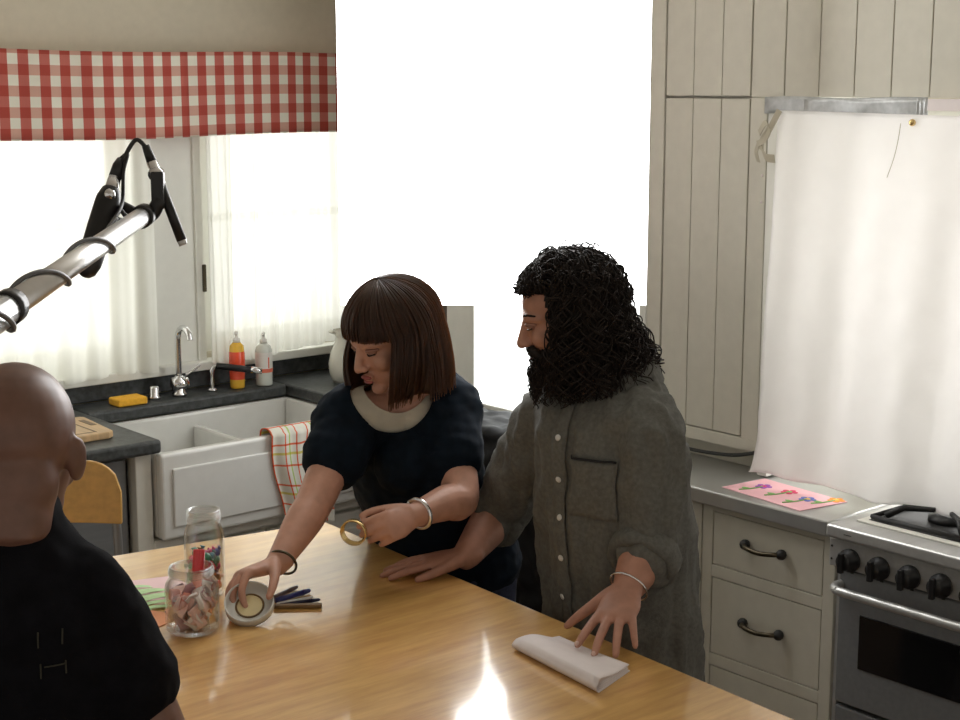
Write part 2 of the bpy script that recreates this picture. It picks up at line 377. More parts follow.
# dark stone counter with a cut-out for the sink
ct = MB()
ct.box(.9, 2.055, 3.77, 4.38, .885, .925); ct.box(2.055, 2.775, 4.225, 4.38, .885, .925); ct.box(2.775, 3.41, 3.79, 4.38, .885, .925)
ct.build('stone_countertop', 'soapstone', bevel=.010, seg=3, label='dark grey stone countertop around the white sink', cat='countertop')
bs = MB().box(.9, 3.41, 4.375, 4.398, .926, .984).build('backsplash', 'soapstone', bevel=.003, label='low dark stone backsplash under the window sill', cat='backsplash')
# double apron sink
sk = thing('apron_sink', (2.4, 4.0, .63), 'white porcelain double bowl apron sink under the window', 'sink')
sb = MB()
X0, X1, Y0, Y1 = 2.045, 2.79, 3.765, 4.24; Z0, Z1 = .63, .882
sb.box(X0, X1, Y0, Y0+.035, Z0, Z1); sb.box(X0, X1, Y1-.02, Y1, Z0, Z1); sb.box(X0, X0+.03, Y0+.035, Y1-.02, Z0, Z1); sb.box(X1-.03, X1, Y0+.035, Y1-.02, Z0, Z1)
sb.box(X0+.03, X1-.03, Y0+.035, Y1-.02, Z0, Z0+.03)
sb.build('basin', 'porcelain', sk, bevel=.010, seg=3)
box('divider', 'porcelain', (2.41, 2.435, Y0+.035, Y1-.02, Z0+.03, .84), sk, bevel=.010, seg=3)
box('apron_panel', 'porcelain', (X0+.035, X1-.035, Y0-.007, Y0+.002, Z0+.035, Z1-.045), sk, bevel=.006)
for x in (2.24, 2.60): MB().lathe([(.0, .004), (.03, .004), (.035, 0)], (x, 4.0, Z0+.031), 16).build('drain', 'chrome', sk, smooth=True)
# faucet
fc = thing('faucet', (2.405, 4.285, .926), 'tall chrome faucet with side lever behind the sink', 'faucet')
MB().lathe([(0, 0), (.024, 0), (.024, .008), (.019, .012), (.018, .055), (.012, .065), (0, .066)], (2.405, 4.285, .926), 20).build('base', 'chrome', fc, smooth=True)
MB().lathe([(0, 0), (.022, .003), (.024, .03), (.022, .05), (0, .053)], (2.38, 4.285, .965), 20, Matrix.Rotation(R(90), 3, 'Y')).build('valve_body', 'chrome', fc, smooth=True)
tube([(2.405, 4.285, .985), (2.405, 4.285, 1.10), (2.405, 4.275, 1.135), (2.405, 4.245, 1.15), (2.405, 4.215, 1.135), (2.405, 4.207, 1.115)], .010, 12).build('spout', 'chrome', fc, smooth=True)
tube([(2.43, 4.285, .99), (2.455, 4.28, 1.005), (2.475, 4.275, 1.02)], .005, 8).build('lever', 'chrome', fc, smooth=True)
sp = thing('side_tap', (2.525, 4.285, .926), 'chrome side tap with black horizontal arm beside the soap', 'tap')
tube([(2.525, 4.285, .926), (2.525, 4.285, .98), (2.53, 4.285, 1.0), (2.545, 4.28, 1.008)], .0075, 10).build('neck', 'chrome', sp, smooth=True)
MB().lathe([(0, 0), (.016, 0), (.016, .006), (.008, .01), (0, .01)], (2.525, 4.285, .926), 16).build('base', 'chrome', sp, smooth=True)
MB().loft([(2.54, 4.28, 1.007), (2.60, 4.235, .998), (2.63, 4.215, .993)], [.011, .011, .011], 12).build('arm', 'black_plastic', sp, smooth=True)
MB().loft([(2.63, 4.215, .993), (2.66, 4.195, .988)], [.011, .010], 12).build('nozzle', 'chrome', sp, smooth=True)
MB().lathe([(0, 0), (.019, 0), (.019, .01), (.016, .012), (.016, .036), (.012, .042), (0, .043)], (2.315, 4.285, .926), 18).build('air_gap_cap', 'chrome', smooth=True, label='small chrome cap between the sponge and the faucet', cat='cap')
MB().box(2.165, 2.265, 4.235, 4.305, .926, .950).build('sponge', 'sponge', bevel=.006, seg=3, label='yellow orange sponge lying on the counter behind the sink', cat='sponge')
# cutting board
cb = thing('cutting_board', (1.9, 4.0, .926), 'pale wooden cutting board with handle slot on the dark counter', 'cutting board')
mb = MB(); A, B, Cc, D = (1.60, 3.86), (1.955, 3.86), (1.985, 4.12), (1.60, 4.16)
poly = [(1.58, 3.87), (1.945, 3.87), (1.965, 3.885), (1.985, 4.10), (1.975, 4.115), (1.58, 4.16)]
mb.prism(poly, .926, .946); mb.build('slab', 'board_wood', cb, bevel=.004)
box('handle_slot', 'wood_brown', (1.945, 1.962, 3.98, 4.06, .9462, .9472), cb)
for b in [(1.62, 1.92, 3.895, 3.90), (1.915, 1.92, 3.895, 4.08), (1.62, 1.92, 4.08, 4.085)]: box('juice_groove', 'wood_brown', (b[0], b[1], b[2], b[3], .9461, .9467), cb)
# soap bottles
def bottle(name, x, y, label, kind):
    o = thing(name, (x, y, .926), label, 'soap bottle', 'soap bottles by the sink')
    c = (x, y, .926)
    if kind == 0:
        MB().lathe([(0, 0), (.021, 0), (.024, .005), (.0245, .03)], c, 24).build('clear_foot', 'soap_yellow', o, smooth=True)
        MB().lathe([(.0245, .03), (.026, .06), (.026, .115), (.0245, .122)], c, 24).build('red_sleeve', 'soap_red', o, smooth=True)
        MB().lathe([(.0245, .122), (.023, .14), (.014, .15), (.012, .152), (0, .152)], c, 24).build('shoulder', 'soap_yellow', o, smooth=True)
    else:
        MB().lathe([(0, 0), (.025, 0), (.028, .005), (.028, .115), (.024, .13), (.012, .14), (0, .141)], c, 24).build('body', 'clear_soap', o, smooth=True)
        MB().lathe([(.0286, .045), (.0286, .112)], c, 24).build('label_paper', 'label_white', o, smooth=True)
        MB().lathe([(.0289, .045), (.0289, .058)], c, 24).build('label_band', 'label_red', o, smooth=True)
        MB().obox((x+.0, y-.0285, .926+.078), V((1,0,0)), V((0,1,0)), V((0,0,1)), .002, .0012, .018).build('label_stroke', 'label_red', o)
    z = .152 if kind == 0 else .141
    MB().lathe([(0, 0), (.012, 0), (.012, .012), (.005, .014), (.005, .03), (0, .03)], (x, y, .926+z), 16).build('pump_collar', 'label_white', o, smooth=True)
    MB().limb([(x, y, .926+z+.032), (x-.012, y-.014, .926+z+.030)], [.006, .0045], 10).build('pump_spout', 'label_white', o, smooth=True)
bottle('soap_bottle', 2.615, 4.275, 'red and yellow pump soap bottle on the counter by the window', 0)
bottle('soap_bottle', 2.71, 4.262, 'clear pump soap bottle with white label and red band', 1)
jg = thing('ceramic_jug', (2.955, 4.14, .926), 'cream ceramic jug on the counter beside the woman', 'jug')
MB().lathe([(0, 0), (.045, 0), (.055, .03), (.058, .06), (.05, .10), (.034, .135), (.032, .15), (.042, .175), (.039, .175), (.03, .15), (.03, .13), (0, .02)], (2.955, 4.14, .926), 28).build('body', 'ceramic', jg, smooth=True)
MB().obox((2.915, 4.155, 1.095), V((-1,0,.4)).normalized(), V((0,1,0)), V((.4,0,1)).normalized(), .012, .012, .006).build('spout', 'ceramic', jg, bevel=.004)
tube([(2.995, 4.13, 1.06), (3.035, 4.12, 1.05), (3.04, 4.12, 1.0), (3.01, 4.125, .975)], .007, 10).build('handle', 'ceramic', jg, smooth=True)
# dish towel over the sink rim
def towel(u, v):
    s = v*.40                       # length along the cloth: inside, over the rim, down the front
    x = 2.405+.20*u+.05*(v-.4)*(1-u)+.008*math.sin(v*8)
    if s < .09: y, z = 3.812+.004*math.sin(u*9), .885-.09+s
    elif s < .15: a = (s-.09)/.06*PI; y, z = 3.784+.028*math.cos(a), .888+.014*math.sin(a)
    else: y, z = 3.748-.010*(s-.15)/.25+.009*math.sin(u*11+1)*min(1, (s-.15)*8)+.004*math.sin(u*23), .888-(s-.15)-.05*u*(s-.15)/.25
    return (x, y, z)
MB().grid(towel, 40, 60, lambda u, v: (u*.24, v*.40)).build('dish_towel', 'towel_cloth', smooth=True, thick=.003, label='white dish towel with red and green checks over the sink edge', cat='towel')

# ------------------------------------------------------------------ chair behind the table
chx = V((.793, -.609, 0)); chy = V((.609, .793, 0))   # chair axes: right, back
chc = V((1.445, 3.312, 0))
ch = thing('wooden_chair', chc, 'chair with curved honey plywood back and grey metal frame', 'chair')
def bpos(u, z, d): return chc+chx*u+chy*(.19+d-.6*u*u+.12*(z-.9))+V((0, 0, z))
# curved backrest: columns follow the bend
cols = [i/24*2-1 for i in range(25)]
def top_z(u): 
    a = max(0, abs(u)-.105)/.085; return .922+.075*math.sqrt(max(0, 1-a*a))
mb = MB()
for d in (0, .014):
    for c in cols:
        u = .19*c
        for j in range(7): z = .845+(top_z(u)-.845)*j/6; mb.v.append(tuple(bpos(u, z, d)))
n7 = 25*7
for i in range(24):
    for j in range(6):
        a = i*7+j; mb.f += [(a, a+7, a+8, a+1), (n7+a, n7+a+1, n7+a+8, n7+a+7)]
    mb.f += [(i*7, i*7+n7, i*7+7+n7, i*7+7), (i*7+6, i*7+13, i*7+13+n7, i*7+6+n7)]
mb.f += [tuple([j for j in range(7)]+[n7+j for j in range(6, -1, -1)]), tuple([168+j for j in range(7)]+[n7+168+j for j in range(6, -1, -1)])]
mb.build('backrest', 'chair_wood', ch, bevel=.003)
mb = MB(); sp_ = [chc+chx*(.2*math.copysign(abs(math.cos(a))**.6, math.cos(a)))+chy*(-.02+.2*math.copysign(abs(math.sin(a))**.6, math.sin(a))) for a in [2*PI*i/32 for i in range(32)]]
mb.prism([(p.x, p.y) for p in sp_], .60, .615); mb.build('seat', 'chair_wood', ch, bevel=.004)
for s_ in (-1, 1):
    tube([bpos(.165*s_, .91, .022), bpos(.175*s_, .8, .022), chc+chx*.18*s_+chy*.17+V((0, 0, .58)), chc+chx*.20*s_+chy*.22+V((0, 0, 0))], .011, 10).build('leg', 'grey_metal', ch, smooth=True)
    tube([chc+chx*.17*s_-chy*.14+V((0, 0, .60)), chc+chx*.19*s_-chy*.19+V((0, 0, 0))], .011, 10).build('leg', 'grey_metal', ch, smooth=True)
tube([chc+chx*-.185-chy*.165+V((0, 0, .25)), chc+chx*.185-chy*.165+V((0, 0, .25))], .009, 8).build('stretcher', 'grey_metal', ch, smooth=True)
# ================================================================== range side
# plank-fronted wall of cupboards standing on the counter, and the plank wall over the range
XF = 3.0
cw = MB(); cw.box(XF+.02, 3.415, 2.44, 2.81, 1.0, 2.61); cw.box(XF+.02, 3.415, 2.374, 2.44, 1.88, 2.61)
tc_ = thing('plank_cupboard', (3.2, 2.62, .93), 'tall grey cream cupboard with plank doors left of the covered window', 'cupboard')
cw.build('carcass', 'cab_paint', tc_)
def planks(parent, ys, z0, z1, x=XF, gap=.0025):
    for a, b in zip(ys, ys[1:]): box('plank', 'cab_paint', (x, x+.02, min(a, b)+gap/2, max(a, b)-gap/2, z0, z1), parent, bevel=.0015)
LP = [2.477, 2.569, 2.663, 2.757]
dl = box('door', 'cab_paint', (XF+.006, XF+.02, 2.477, 2.757, 1.02, 1.871), tc_); planks(dl, LP, 1.02, 1.871)
du = box('door', 'cab_paint', (XF+.006, XF+.02, 2.477, 2.757, 1.878, 2.605), tc_); planks(du, LP, 1.878, 2.605)
box('stile', 'cab_paint', (XF-.002, XF+.02, 2.761, 2.81, 1.0, 2.61), tc_, bevel=.002)
box('stile', 'cab_paint', (XF-.002, XF+.02, 2.42, 2.473, 1.0, 1.874), tc_, bevel=.002)
box('stile', 'cab_paint', (XF, XF+.018, 2.374, 2.473, 1.8745, 2.61), tc_, bevel=.0015)
box('bottom_rail', 'cab_paint', (XF-.003, XF+.02, 2.42, 2.81, .985, 1.017), tc_, bevel=.002)
box('plinth', 'cab_paint', (XF+.06, 3.415, 2.44, 2.81, .927, .985), tc_)
# plank wall above the range opening
hd = struct('wall_back', MB().box(XF+.02, 3.415, -.5, 2.372, 1.878, 2.61), 'cab_paint')
ys = [2.372]+[2.372-.1005*i for i in range(1, 29)]; planks(hd, ys, 1.876, 2.605)
struct('trim_6', MB().box(XF-.004, XF+.10, 2.385, 2.416, .93, 1.86), 'trim_white', bevel=.002)
struct('trim_7', MB().box(XF+.02, 3.41, 2.416, 2.44, .93, 1.876), 'trim_white')
# nail heads on the stile
for z in (1.62, 1.685): MB().ell((XF-.003, 2.43, z), (.002, .004, .004), n=8).build('nail_head', 'white_paper', tc_, smooth=True)
# second opening left of the cupboard, filled by a lit frosted window
fr = MB()
for b in [(2.815, 2.84, .93, 2.6), (3.53, 3.66, .93, 2.6), (2.84, 3.53, .93, .945), (2.84, 3.53, 2.55, 2.6)]: fr.box(XF, XF+.05, b[0], b[1], b[2], b[3])
w4 = struct('window_4', fr, 'trim_white', bevel=.003); box('pane', 'door_glow', (XF+.02, XF+.03, 2.84, 3.53, .945, 2.55), w4)
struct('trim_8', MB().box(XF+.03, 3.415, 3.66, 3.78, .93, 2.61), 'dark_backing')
# hanging diffusion frame, facing the camera
pc = V((2.4235, 2.7772, 0)); pr = V((.7593, -.6508, 0)); pf = V((.6508, .7593, 0)); hw = 0.3701; zb, zt = 1.3792, 2.60
pn = thing('light_diffusion_panel', (pc.x, pc.y, zb), 'large glowing white diffusion panel hanging behind the two people', 'light panel')
MB().obox(pc+V((0, 0, (zb+zt)/2)), pr, pf, V((0, 0, 1)), hw, .003, (zt-zb)/2).build('diffusion_sheet', 'panel_glow', pn)
MB().obox(pc+pf*.012+V((0, 0, (zb+zt)/2)), pr, pf, V((0, 0, 1)), hw, .004, (zt-zb)/2).build('back_light_blocker', 'white_paper', pn)  # added unseen board, stops the glowing sheet from lighting the planks behind
for z in (zt,): MB().loft([pc-pr*hw+V((0, 0, z)), pc+pr*hw+V((0, 0, z))], [.008]*2, 10).build('top_rod', 'trim_white', pn, smooth=True)
for s_ in (-1, 1): MB().loft([pc+pr*s_*.35+V((0, 0, zt)), pc+pr*s_*.35+V((0, 0, 2.62))], [.003]*2, 8).build('hanger', 'cable', pn)

# ------------------------------------------------------------------ base cabinets with drawers
XB = 2.82
def pull(parent, y, z):
    h = tube([(XB-.008, y+.055, z), (XB-.03, y+.04, z), (XB-.034, y, z-.004), (XB-.03, y-.04, z), (XB-.008, y-.055, z)], .006, 8).build('handle', 'dark_brass', parent, smooth=True)
    for s_ in (-1, 1): MB().ell((XB-.012, y+s_*.055, z), (.014, .013, .013), n=12).build('handle_rosette', 'black_iron', parent, smooth=True)
def bank(label, y0, y1, rows, handles=True):
    o = thing('drawer_cabinet', ((XB+3.4)/2, (y0+y1)/2, 0), label, 'cabinet', 'base cabinets by the range')
    box('carcass', 'cab_paint', (XB+.022, 3.40, y0, y1, .1, .885), o)
    box('toe_kick', 'dark_trouser', (XB+.08, 3.40, y0, y1, 0, .1), o)
    box('stile', 'cab_paint', (XB+.0, XB+.022, y0, y0+.032, .1, .885), o, bevel=.0015)
    box('stile', 'cab_paint', (XB+.0, XB+.022, y1-.032, y1, .1, .885), o, bevel=.0015)
    prev = .885
    for z0, z1 in rows:
        box('rail', 'cab_paint', (XB, XB+.022, y0+.032, y1-.032, z1+.002, prev), o, bevel=.0015); prev = z0-.002
        d = box('drawer', 'cab_paint', (XB+.001, XB+.022, y0+.035, y1-.035, z0, z1), o, bevel=.0015)
        if handles: pull(d, (y0+y1)/2, (z0+z1)/2+.01)
    box('rail', 'cab_paint', (XB, XB+.022, y0+.032, y1-.032, .1, prev), o, bevel=.0015)
rows = [(.735, .868), (.505, .700), (.15, .470)]
bank('grey cream drawer cabinet next to the range, with dark pulls', 2.038, 2.438, rows)
bank('grey cream drawer cabinet mostly hidden behind the bearded man', 2.442, 2.842, rows)
bank('grey cream base cabinet behind the woman and under the black sheet', 2.846, 3.60, [(.735, .868), (.15, .70)], False)
mc = MB(); mc.box(2.795, 3.41, 2.046, 3.765, .888, .9255)
mc.build('metal_countertop', 'counter_steel', bevel=.004, label='brushed steel countertop between the range and the corner', cat='countertop')
# pink flower picture lying on the metal counter
pk = thing('flower_picture', (2.94, 2.25, .927), 'pink paper with coloured flower drawings on the metal counter', 'drawing')
MB().prism([(2.845, 2.40), (2.815, 2.14), (2.965, 2.115), (2.99, 2.385)], .9262, .9275).build('sheet', 'pink_paper', pk)
fl = mat('petal_purple', (.35, .08, .45), .7); mat('petal_red', (.75, .05, .15), .7); mat('petal_blue', (.15, .2, .6), .7); mat('petal_yellow', (.9, .6, .1), .7); mat('stem_green', (.25, .5, .15), .7); mat('petal_orange', (.95, .35, .05), .7)
for (cx, cy), pm, cm in [((2.925, 2.335), 'petal_purple', 'petal_red'), ((2.93, 2.26), 'petal_red', 'stem_green'), ((2.91, 2.19), 'petal_blue', 'petal_yellow'), ((2.955, 2.14), 'petal_orange', 'petal_yellow')]:
    st = tube([(cx-.005, cy, .9280), (cx-.04, cy+.006, .9280), (cx-.07, cy+.02, .9280)], .0022, 6).build('stem', 'stem_green', pk)
    MB().ell((cx-.045, cy+.018, .9281), (.008, .014, .0006), n=10).build('leaf', 'stem_green', st)
    f_ = MB().ell((cx, cy, .9285), (.008, .008, .0008), n=10).build('flower_centre', cm, pk)
    for k in range(5):
        a = 2*PI*k/5; MB().ell((cx+.014*math.cos(a), cy+.014*math.sin(a), .9282), (.0085, .0085, .0007), n=10).build('petal', pm, f_)
# black cord hanging under the cupboard
tube([(2.985, 2.83, .975), (2.985, 2.74, .968), (2.985, 2.62, .960), (2.985, 2.5, .968), (2.985, 2.43, .984), (2.985, 2.415, .99)], .005, 8).build('extension_cord', 'cable', smooth=True, label='black cord sagging along the bottom of the plank cupboard', cat='cord')
# black plastic sheet over the counter end
def bsheet(u, v):
    y = 3.70-.82*u; s = v*.95
    n1 = .026*noise.noise(V((y*7, s*11, 1.3)))+.010*noise.noise(V((y*19, s*24, 4)))
    top = .19
    if s < top: x, z = 2.985-s, .932+abs(n1)*.9+.010*math.sin(s*14)
    else:
        q = s-top; x = 2.788-.012*min(1, q*20)-.012-abs(n1)*1.3; z = .930-q
        if q < .02: z = .934-q*.9
    return (x, y, z)
MB().grid(bsheet, 60, 70).build('black_plastic_sheet', 'black_sheet', smooth=True, thick=.002, label='crumpled black plastic sheet over the counter between the two people', cat='plastic sheet')

# ------------------------------------------------------------------ range
YR = 2.024; YE = 1.12
rg = thing('kitchen_range', (3.1, (YR+YE)/2, 0), 'stainless steel gas range with black knobs beside the drawers', 'range')
box('body', 'steel_door', (2.835, 3.40, YE, YR, .06, .895), rg)
box('side_trim', 'steel', (2.812, 2.838, YR-.010, YR, .06, .83), rg)
box('cooktop', 'steel', (2.775, 3.40, YE, YR+.012, .897, .928), rg, bevel=.007, seg=3)
cp = box('control_panel', 'steel', (2.79, 2.83, YE, YR+.010, .828, .894), rg, bevel=.003)
for z in (.845, .875): MB().ell((2.789, YR+.002, z), (.002, .003, .003), n=8).build('screw', 'black_iron', cp, smooth=True)
box('badge', 'black_iron', (2.7740, 2.7752, 1.965, 1.985, .912, .9135), rg)
RY = Matrix.Rotation(R(-90), 3, 'Y')
for i in range(10):
    y = 1.974-.078*i
    if y < YE+.05: break
    k_ = MB().lathe([(0, 0), (.0265, 0), (.0265, .010), (.020, .014), (.019, .030), (.017, .033), (0, .033)], (2.789, y, .853), 22, RY).build('knob', 'black_plastic', cp, smooth=True)
    MB().obox((2.752, y, .853), V((1,0,0)), V((0,1,0)), V((0,0,1)), .006, .006, .023).build('knob_grip', 'black_plastic', k_, bevel=.002)
    MB().obox((2.7885, y-.006, .8245), V((1,0,0)), V((0,1,0)), V((0,0,1)), .001, .004, .002).build('knob_mark', 'black_iron', cp)
od = box('oven_door', 'steel_door', (2.80, 2.834, YE+.01, YR-.014, .505, .822), rg, bevel=.004)
box('oven_window', 'oven_glass', (2.797, 2.803, YE+.08, 1.95, .60, .728), od, bevel=.002)
hb = tube([(2.802, 2.006, .787), (2.775, 2.004, .786), (2.762, 1.985, .784), (2.760, 1.94, .784), (2.760, 1.55, .784), (2.760, 1.2, .784), (2.775, 1.15, .786), (2.80, 1.148, .786)], .0105, 12).build('oven_handle', 'steel', od, smooth=True)
box('bottom_drawer', 'steel_door', (2.803, 2.834, YE+.01, YR-.014, .10, .495), rg, bevel=.004)
for y in (YE+.05, YR-.05):
    for x in (2.88, 3.35): MB().lathe([(0, 0), (.02, 0), (.018, .06), (0, .06)], (x, y, 0), 12).build('foot', 'black_iron', rg, smooth=True)
def burner(y0, y1, x0, x1):
    pan = box('burner_pan', 'white_paint', (x0, x1, y0, y1, .9282, .932), rg, bevel=.002)
    box('pan_well', 'black_iron', (x0+.02, x1-.02, y0+.02, y1-.02, .932, .9325), pan)
    cx, cy = (x0+x1)/2, (y0+y1)/2
    MB().lathe([(0, 0), (.045, 0), (.045, .010), (.03, .018), (0, .018)], (cx, cy, .9325), 20).build('burner_head', 'black_iron', rg, smooth=True)
    gr = MB()
    for a, b in [((x0+.025, y0+.025), (x1-.025, y0+.025)), ((x1-.025, y0+.025), (x1-.025, y1-.025)), ((x1-.025, y1-.025), (x0+.025, y1-.025)), ((x0+.025, y1-.025), (x0+.025, y0+.025))]:
        gr.loft([(a[0], a[1], .940), (b[0], b[1], .940)], [.006]*2, 6)
    for a in range(4):
        t_ = a*PI/2+PI/4; gr.loft([(cx+.14*math.cos(t_), cy+.14*math.sin(t_), .942), (cx+.10*math.cos(t_), cy+.10*math.sin(t_), .962), (cx+.03*math.cos(t_), cy+.03*math.sin(t_), .958)], [.008, .008, .006], 6)
    gr.build('grate', 'black_iron', rg, smooth=True)
burner(1.71, 2.0, 2.84, 3.13)
gp = box('griddle_cover', 'steel', (2.83, 3.3, 1.20, 1.70, .945, .952), rg, bevel=.002)
box('griddle_edge', 'dark_brass', (2.828, 2.838, 1.20, 1.70, .9285, .947), rg)

# ------------------------------------------------------------------ white cloth over the range opening
def cloth(u, v):
    s = v
    y = 2.366-1.25*u+.02*s**6*(1-u)**3
    z = 1.845-.018*u-(1.845-.018*u-.947)*s
    fold = .012*math.sin(u*24+1.5*s)+.007*math.sin(u*57+3*s)+.02*noise.noise(V((u*7, s*2.5, .5)))+.006*noise.noise(V((u*20, s*14, 2)))
    out = .012*s*s
    x = XF-.03-out-fold*min(1, .15+s*1.2)
    if s > .95: x -= .012*(s-.95)/.05; z = max(z, .955 + .004*math.sin(u*40))
    return (min(x, 2.985), y, z)
MB().grid(cloth, 150, 90).build('white_cloth', 'white_cloth', smooth=True, thick=.002, label='white translucent cloth taped over the window opening above the range', cat='cloth')
tp = thing('silver_tape', (2.99, 2.2, 1.85), 'strip of silver grey tape holding up the white cloth', 'tape')
def tape_piece(y0, y1, z0, z1, x, name='tape_strip'):
    MB().grid(lambda u, v: (x-.002*math.sin(u*17)*v, y0+(y1-y0)*u, z1+(z0-z1)*v+.002*math.sin(u*9)), 24, 4).build(name, 'tape', tp, smooth=True, thick=.001)
tape_piece(2.422, 1.966, 1.836, 1.876, 2.989); tape_piece(2.30, 1.97, 1.832, 1.872, 2.985); tape_piece(1.99, 1.962, 1.83, 1.874, 2.981, 'tape_end')
box('blind_rail', 'white_paper', (2.975, 2.998, 1.15, 1.958, 1.848, 1.874), label='white blind rail above the cloth at the picture edge', cat='rail', bevel=.002)
# knotted strap at the cloth's upper corner
sr = thing('tie_strap', (2.96, 2.38, 1.78), 'knotted beige fabric strap at the upper corner of the white cloth', 'strap')
def ribbon(pts, wdt, wdir):
    p = curve_pts(pts, 8); mb = MB(); wd = V(wdir).normalized()*wdt/2
    for q in p: mb.v += [tuple(q-wd), tuple(q+wd)]
    mb.f = [(2*i, 2*i+1, 2*i+3, 2*i+2) for i in range(len(p)-1)]
    return mb
ribbon([(2.958, 2.352, 1.845), (2.952, 2.375, 1.80), (2.948, 2.392, 1.775), (2.95, 2.398, 1.75)], .016, (0, 1, .5)).build('strap_tail', 'strap', sr, thick=.002)
ribbon([(2.945, 2.405, 1.765), (2.94, 2.38, 1.775), (2.94, 2.365, 1.80), (2.942, 2.38, 1.815), (2.944, 2.40, 1.79)], .014, (0, .5, 1)).build('strap_loop', 'strap', sr, thick=.002)
ribbon([(2.945, 2.395, 1.765), (2.945, 2.38, 1.735), (2.95, 2.355, 1.73)], .020, (0, .2, 1)).build('strap_tail', 'strap', sr, thick=.002)
ribbon([(2.945, 2.40, 1.77), (2.95, 2.412, 1.745), (2.955, 2.408, 1.72)], .010, (0, 1, .2)).build('strap_tail', 'strap', sr, thick=.002)
hk = MB().ell((2.962, 1.985, 1.822), (.008, .008, .008), n=12).build('brass_hook', 'gold', smooth=True, label='small brass hook at the top of the white cloth', cat='hook')
tube([(2.955, 2.01, 1.82), (2.950, 2.012, 1.78), (2.945, 2.018, 1.74), (2.938, 2.028, 1.70)], .0009, 5).build('loose_thread', 'strap', smooth=True, label='thin loose thread hanging from the top of the white cloth', cat='thread')

# ------------------------------------------------------------------ table
TP = [(1.02, .85), (1.865, .85), (1.98, 2.868), (1.11, 3.005)]
tb = thing('kitchen_table', (1.5, 1.9, 0), 'large honey coloured wooden kitchen table in the foreground', 'table')
MB().prism(TP, .86, .90).build('tabletop', 'table_wood', tb, bevel=.006, seg=3)
MB().prism([(1.09, .93), (1.80, .93), (1.90, 2.79), (1.18, 2.90)], .76, .859).build('apron', 'table_wood', tb)
for x, y in [(1.12, .97), (1.77, .97), (1.86, 2.74), (1.22, 2.84)]:
    MB().loft([(x, y, 0), (x, y, .3), (x, y, .759)], [.028, .034, .042], 4).build('leg', 'table_wood', tb, bevel=.004)
# ================================================================== things on the table
def jar(x, y, r, h, label):
    o = thing('glass_jar', (x, y, .9), label, 'jar', 'glass jars on the table'); c = (x, y, .9005); t_ = .003; rn = r*.80
    outer = [(0, 0), (r*.85, 0), (r*.97, .006), (r, .015), (r, h*.66), (r*.96, h*.74), (rn, h*.84), (rn, h*.86)]
    inner = [(rn-t_, h*.86), (rn-t_, h*.83), (r*.93-t_, h*.74), (r-t_, h*.65), (r-t_, .018), (r*.85, .008), (0, .007)]
    MB().lathe(outer+inner, c, 36).build('body', 'jar_glass', o, smooth=True)
    nk = [(rn, h*.86), (rn, h), (rn-t_, h), (rn-t_, h*.86)]
    n_ = MB().lathe(nk, c, 36).build('neck', 'jar_glass', o, smooth=True)
    MB().lathe([(rn+.0015*math.cos(a), h-.003+.0025*math.sin(a)) for a in [2*PI*i/8 for i in range(8)]], c, 36, close=True).build('rim', 'jar_glass', n_, smooth=True)
    for k in range(3):
        z = h*(.885+.032*k)
        MB().lathe([(rn+.001+.0018*math.cos(a), z+.0018*math.sin(a)) for a in [2*PI*i/8 for i in range(8)]], c, 36, close=True).build('thread', 'jar_glass', n_, smooth=True)
    return o
JA = (1.372, 2.425); JB = (1.497, 2.590)
jar(*JA, .050, .125, 'nearer wide glass jar filled with pale pink paper scraps')
jar(*JB, .040, .175, 'taller glass jar behind, half full of bright wrapped sweets')
rs = random.Random(3)
cols = {'candy_red': (.75, .04, .05), 'candy_pink': (.85, .12, .30), 'candy_green': (.06, .28, .16), 'candy_teal': (.08, .25, .30), 'candy_orange': (.9, .30, .05), 'candy_blue': (.10, .14, .45), 'candy_brown': (.30, .12, .05)}
for k_, c_ in cols.items(): mat(k_, c_, .3, var=.1, coat=.3)
cname = {'candy_red': 'red', 'candy_pink': 'pink', 'candy_green': 'green', 'candy_teal': 'teal', 'candy_orange': 'orange', 'candy_blue': 'blue', 'candy_brown': 'brown'}
def pile(c, r, z0, z1, size, n, tries=4000):
    pts = []
    for _ in range(tries):
        a = rs.uniform(0, 2*PI); q = r*math.sqrt(rs.uniform(0, 1)); p = V((c[0]+q*math.cos(a), c[1]+q*math.sin(a), rs.uniform(z0, z1)))
        if all((p-w).length > size*1.6 for w in pts): pts.append(p)
        if len(pts) >= n: break
    return pts
def sweet_mesh(i):
    mb = MB(); mb.ell((0, 0, 0), (.0105, .0085, .0075), n=10)
    for s_ in (-1, 1): mb.loft([(s_*.009, 0, 0), (s_*.0145, 0, .001)], [(.002, .002), (.0065, .0025)], 6)
    return mb.mesh('sweet')
sw = sweet_mesh(0)
order = list(cols)
for i, p in enumerate(pile(JB, .026, .918, .985, .0078, 64)):
    cn = rs.choice(order[:3]+order if p.z > .945 else ['candy_orange', 'candy_brown', 'candy_red', 'candy_orange'])
    me = sw.copy(); me.materials.clear(); me.materials.append(M[cn])
    o = link('wrapped_sweet', me, None, smooth=True, label=cname[cn]+' wrapped sweet inside the taller glass jar', cat='sweet', group='wrapped sweets in the taller jar: '+cname[cn])
    o.location = p; o.rotation_euler = (rs.uniform(0, 6), rs.uniform(0, 6), rs.uniform(0, 6))
mat('scrap_white', (.90, .82, .78), .7); mat('scrap_pink', (.92, .62, .56), .7); mat('scrap_coral', (.85, .36, .28), .7); mat('scrap_mauve', (.50, .28, .30), .7)
def scrap_mesh(sd):
    def fn(u, v):
        x, y = (u-.5)*.034, (v-.5)*.026; return (x, y, .012*noise.noise(V((x*45, y*45, sd)))+.008*math.sin(x*140+sd))
    return MB().grid(fn, 6, 5).mesh('scrap')
sms = [scrap_mesh(k*1.7) for k in range(5)]
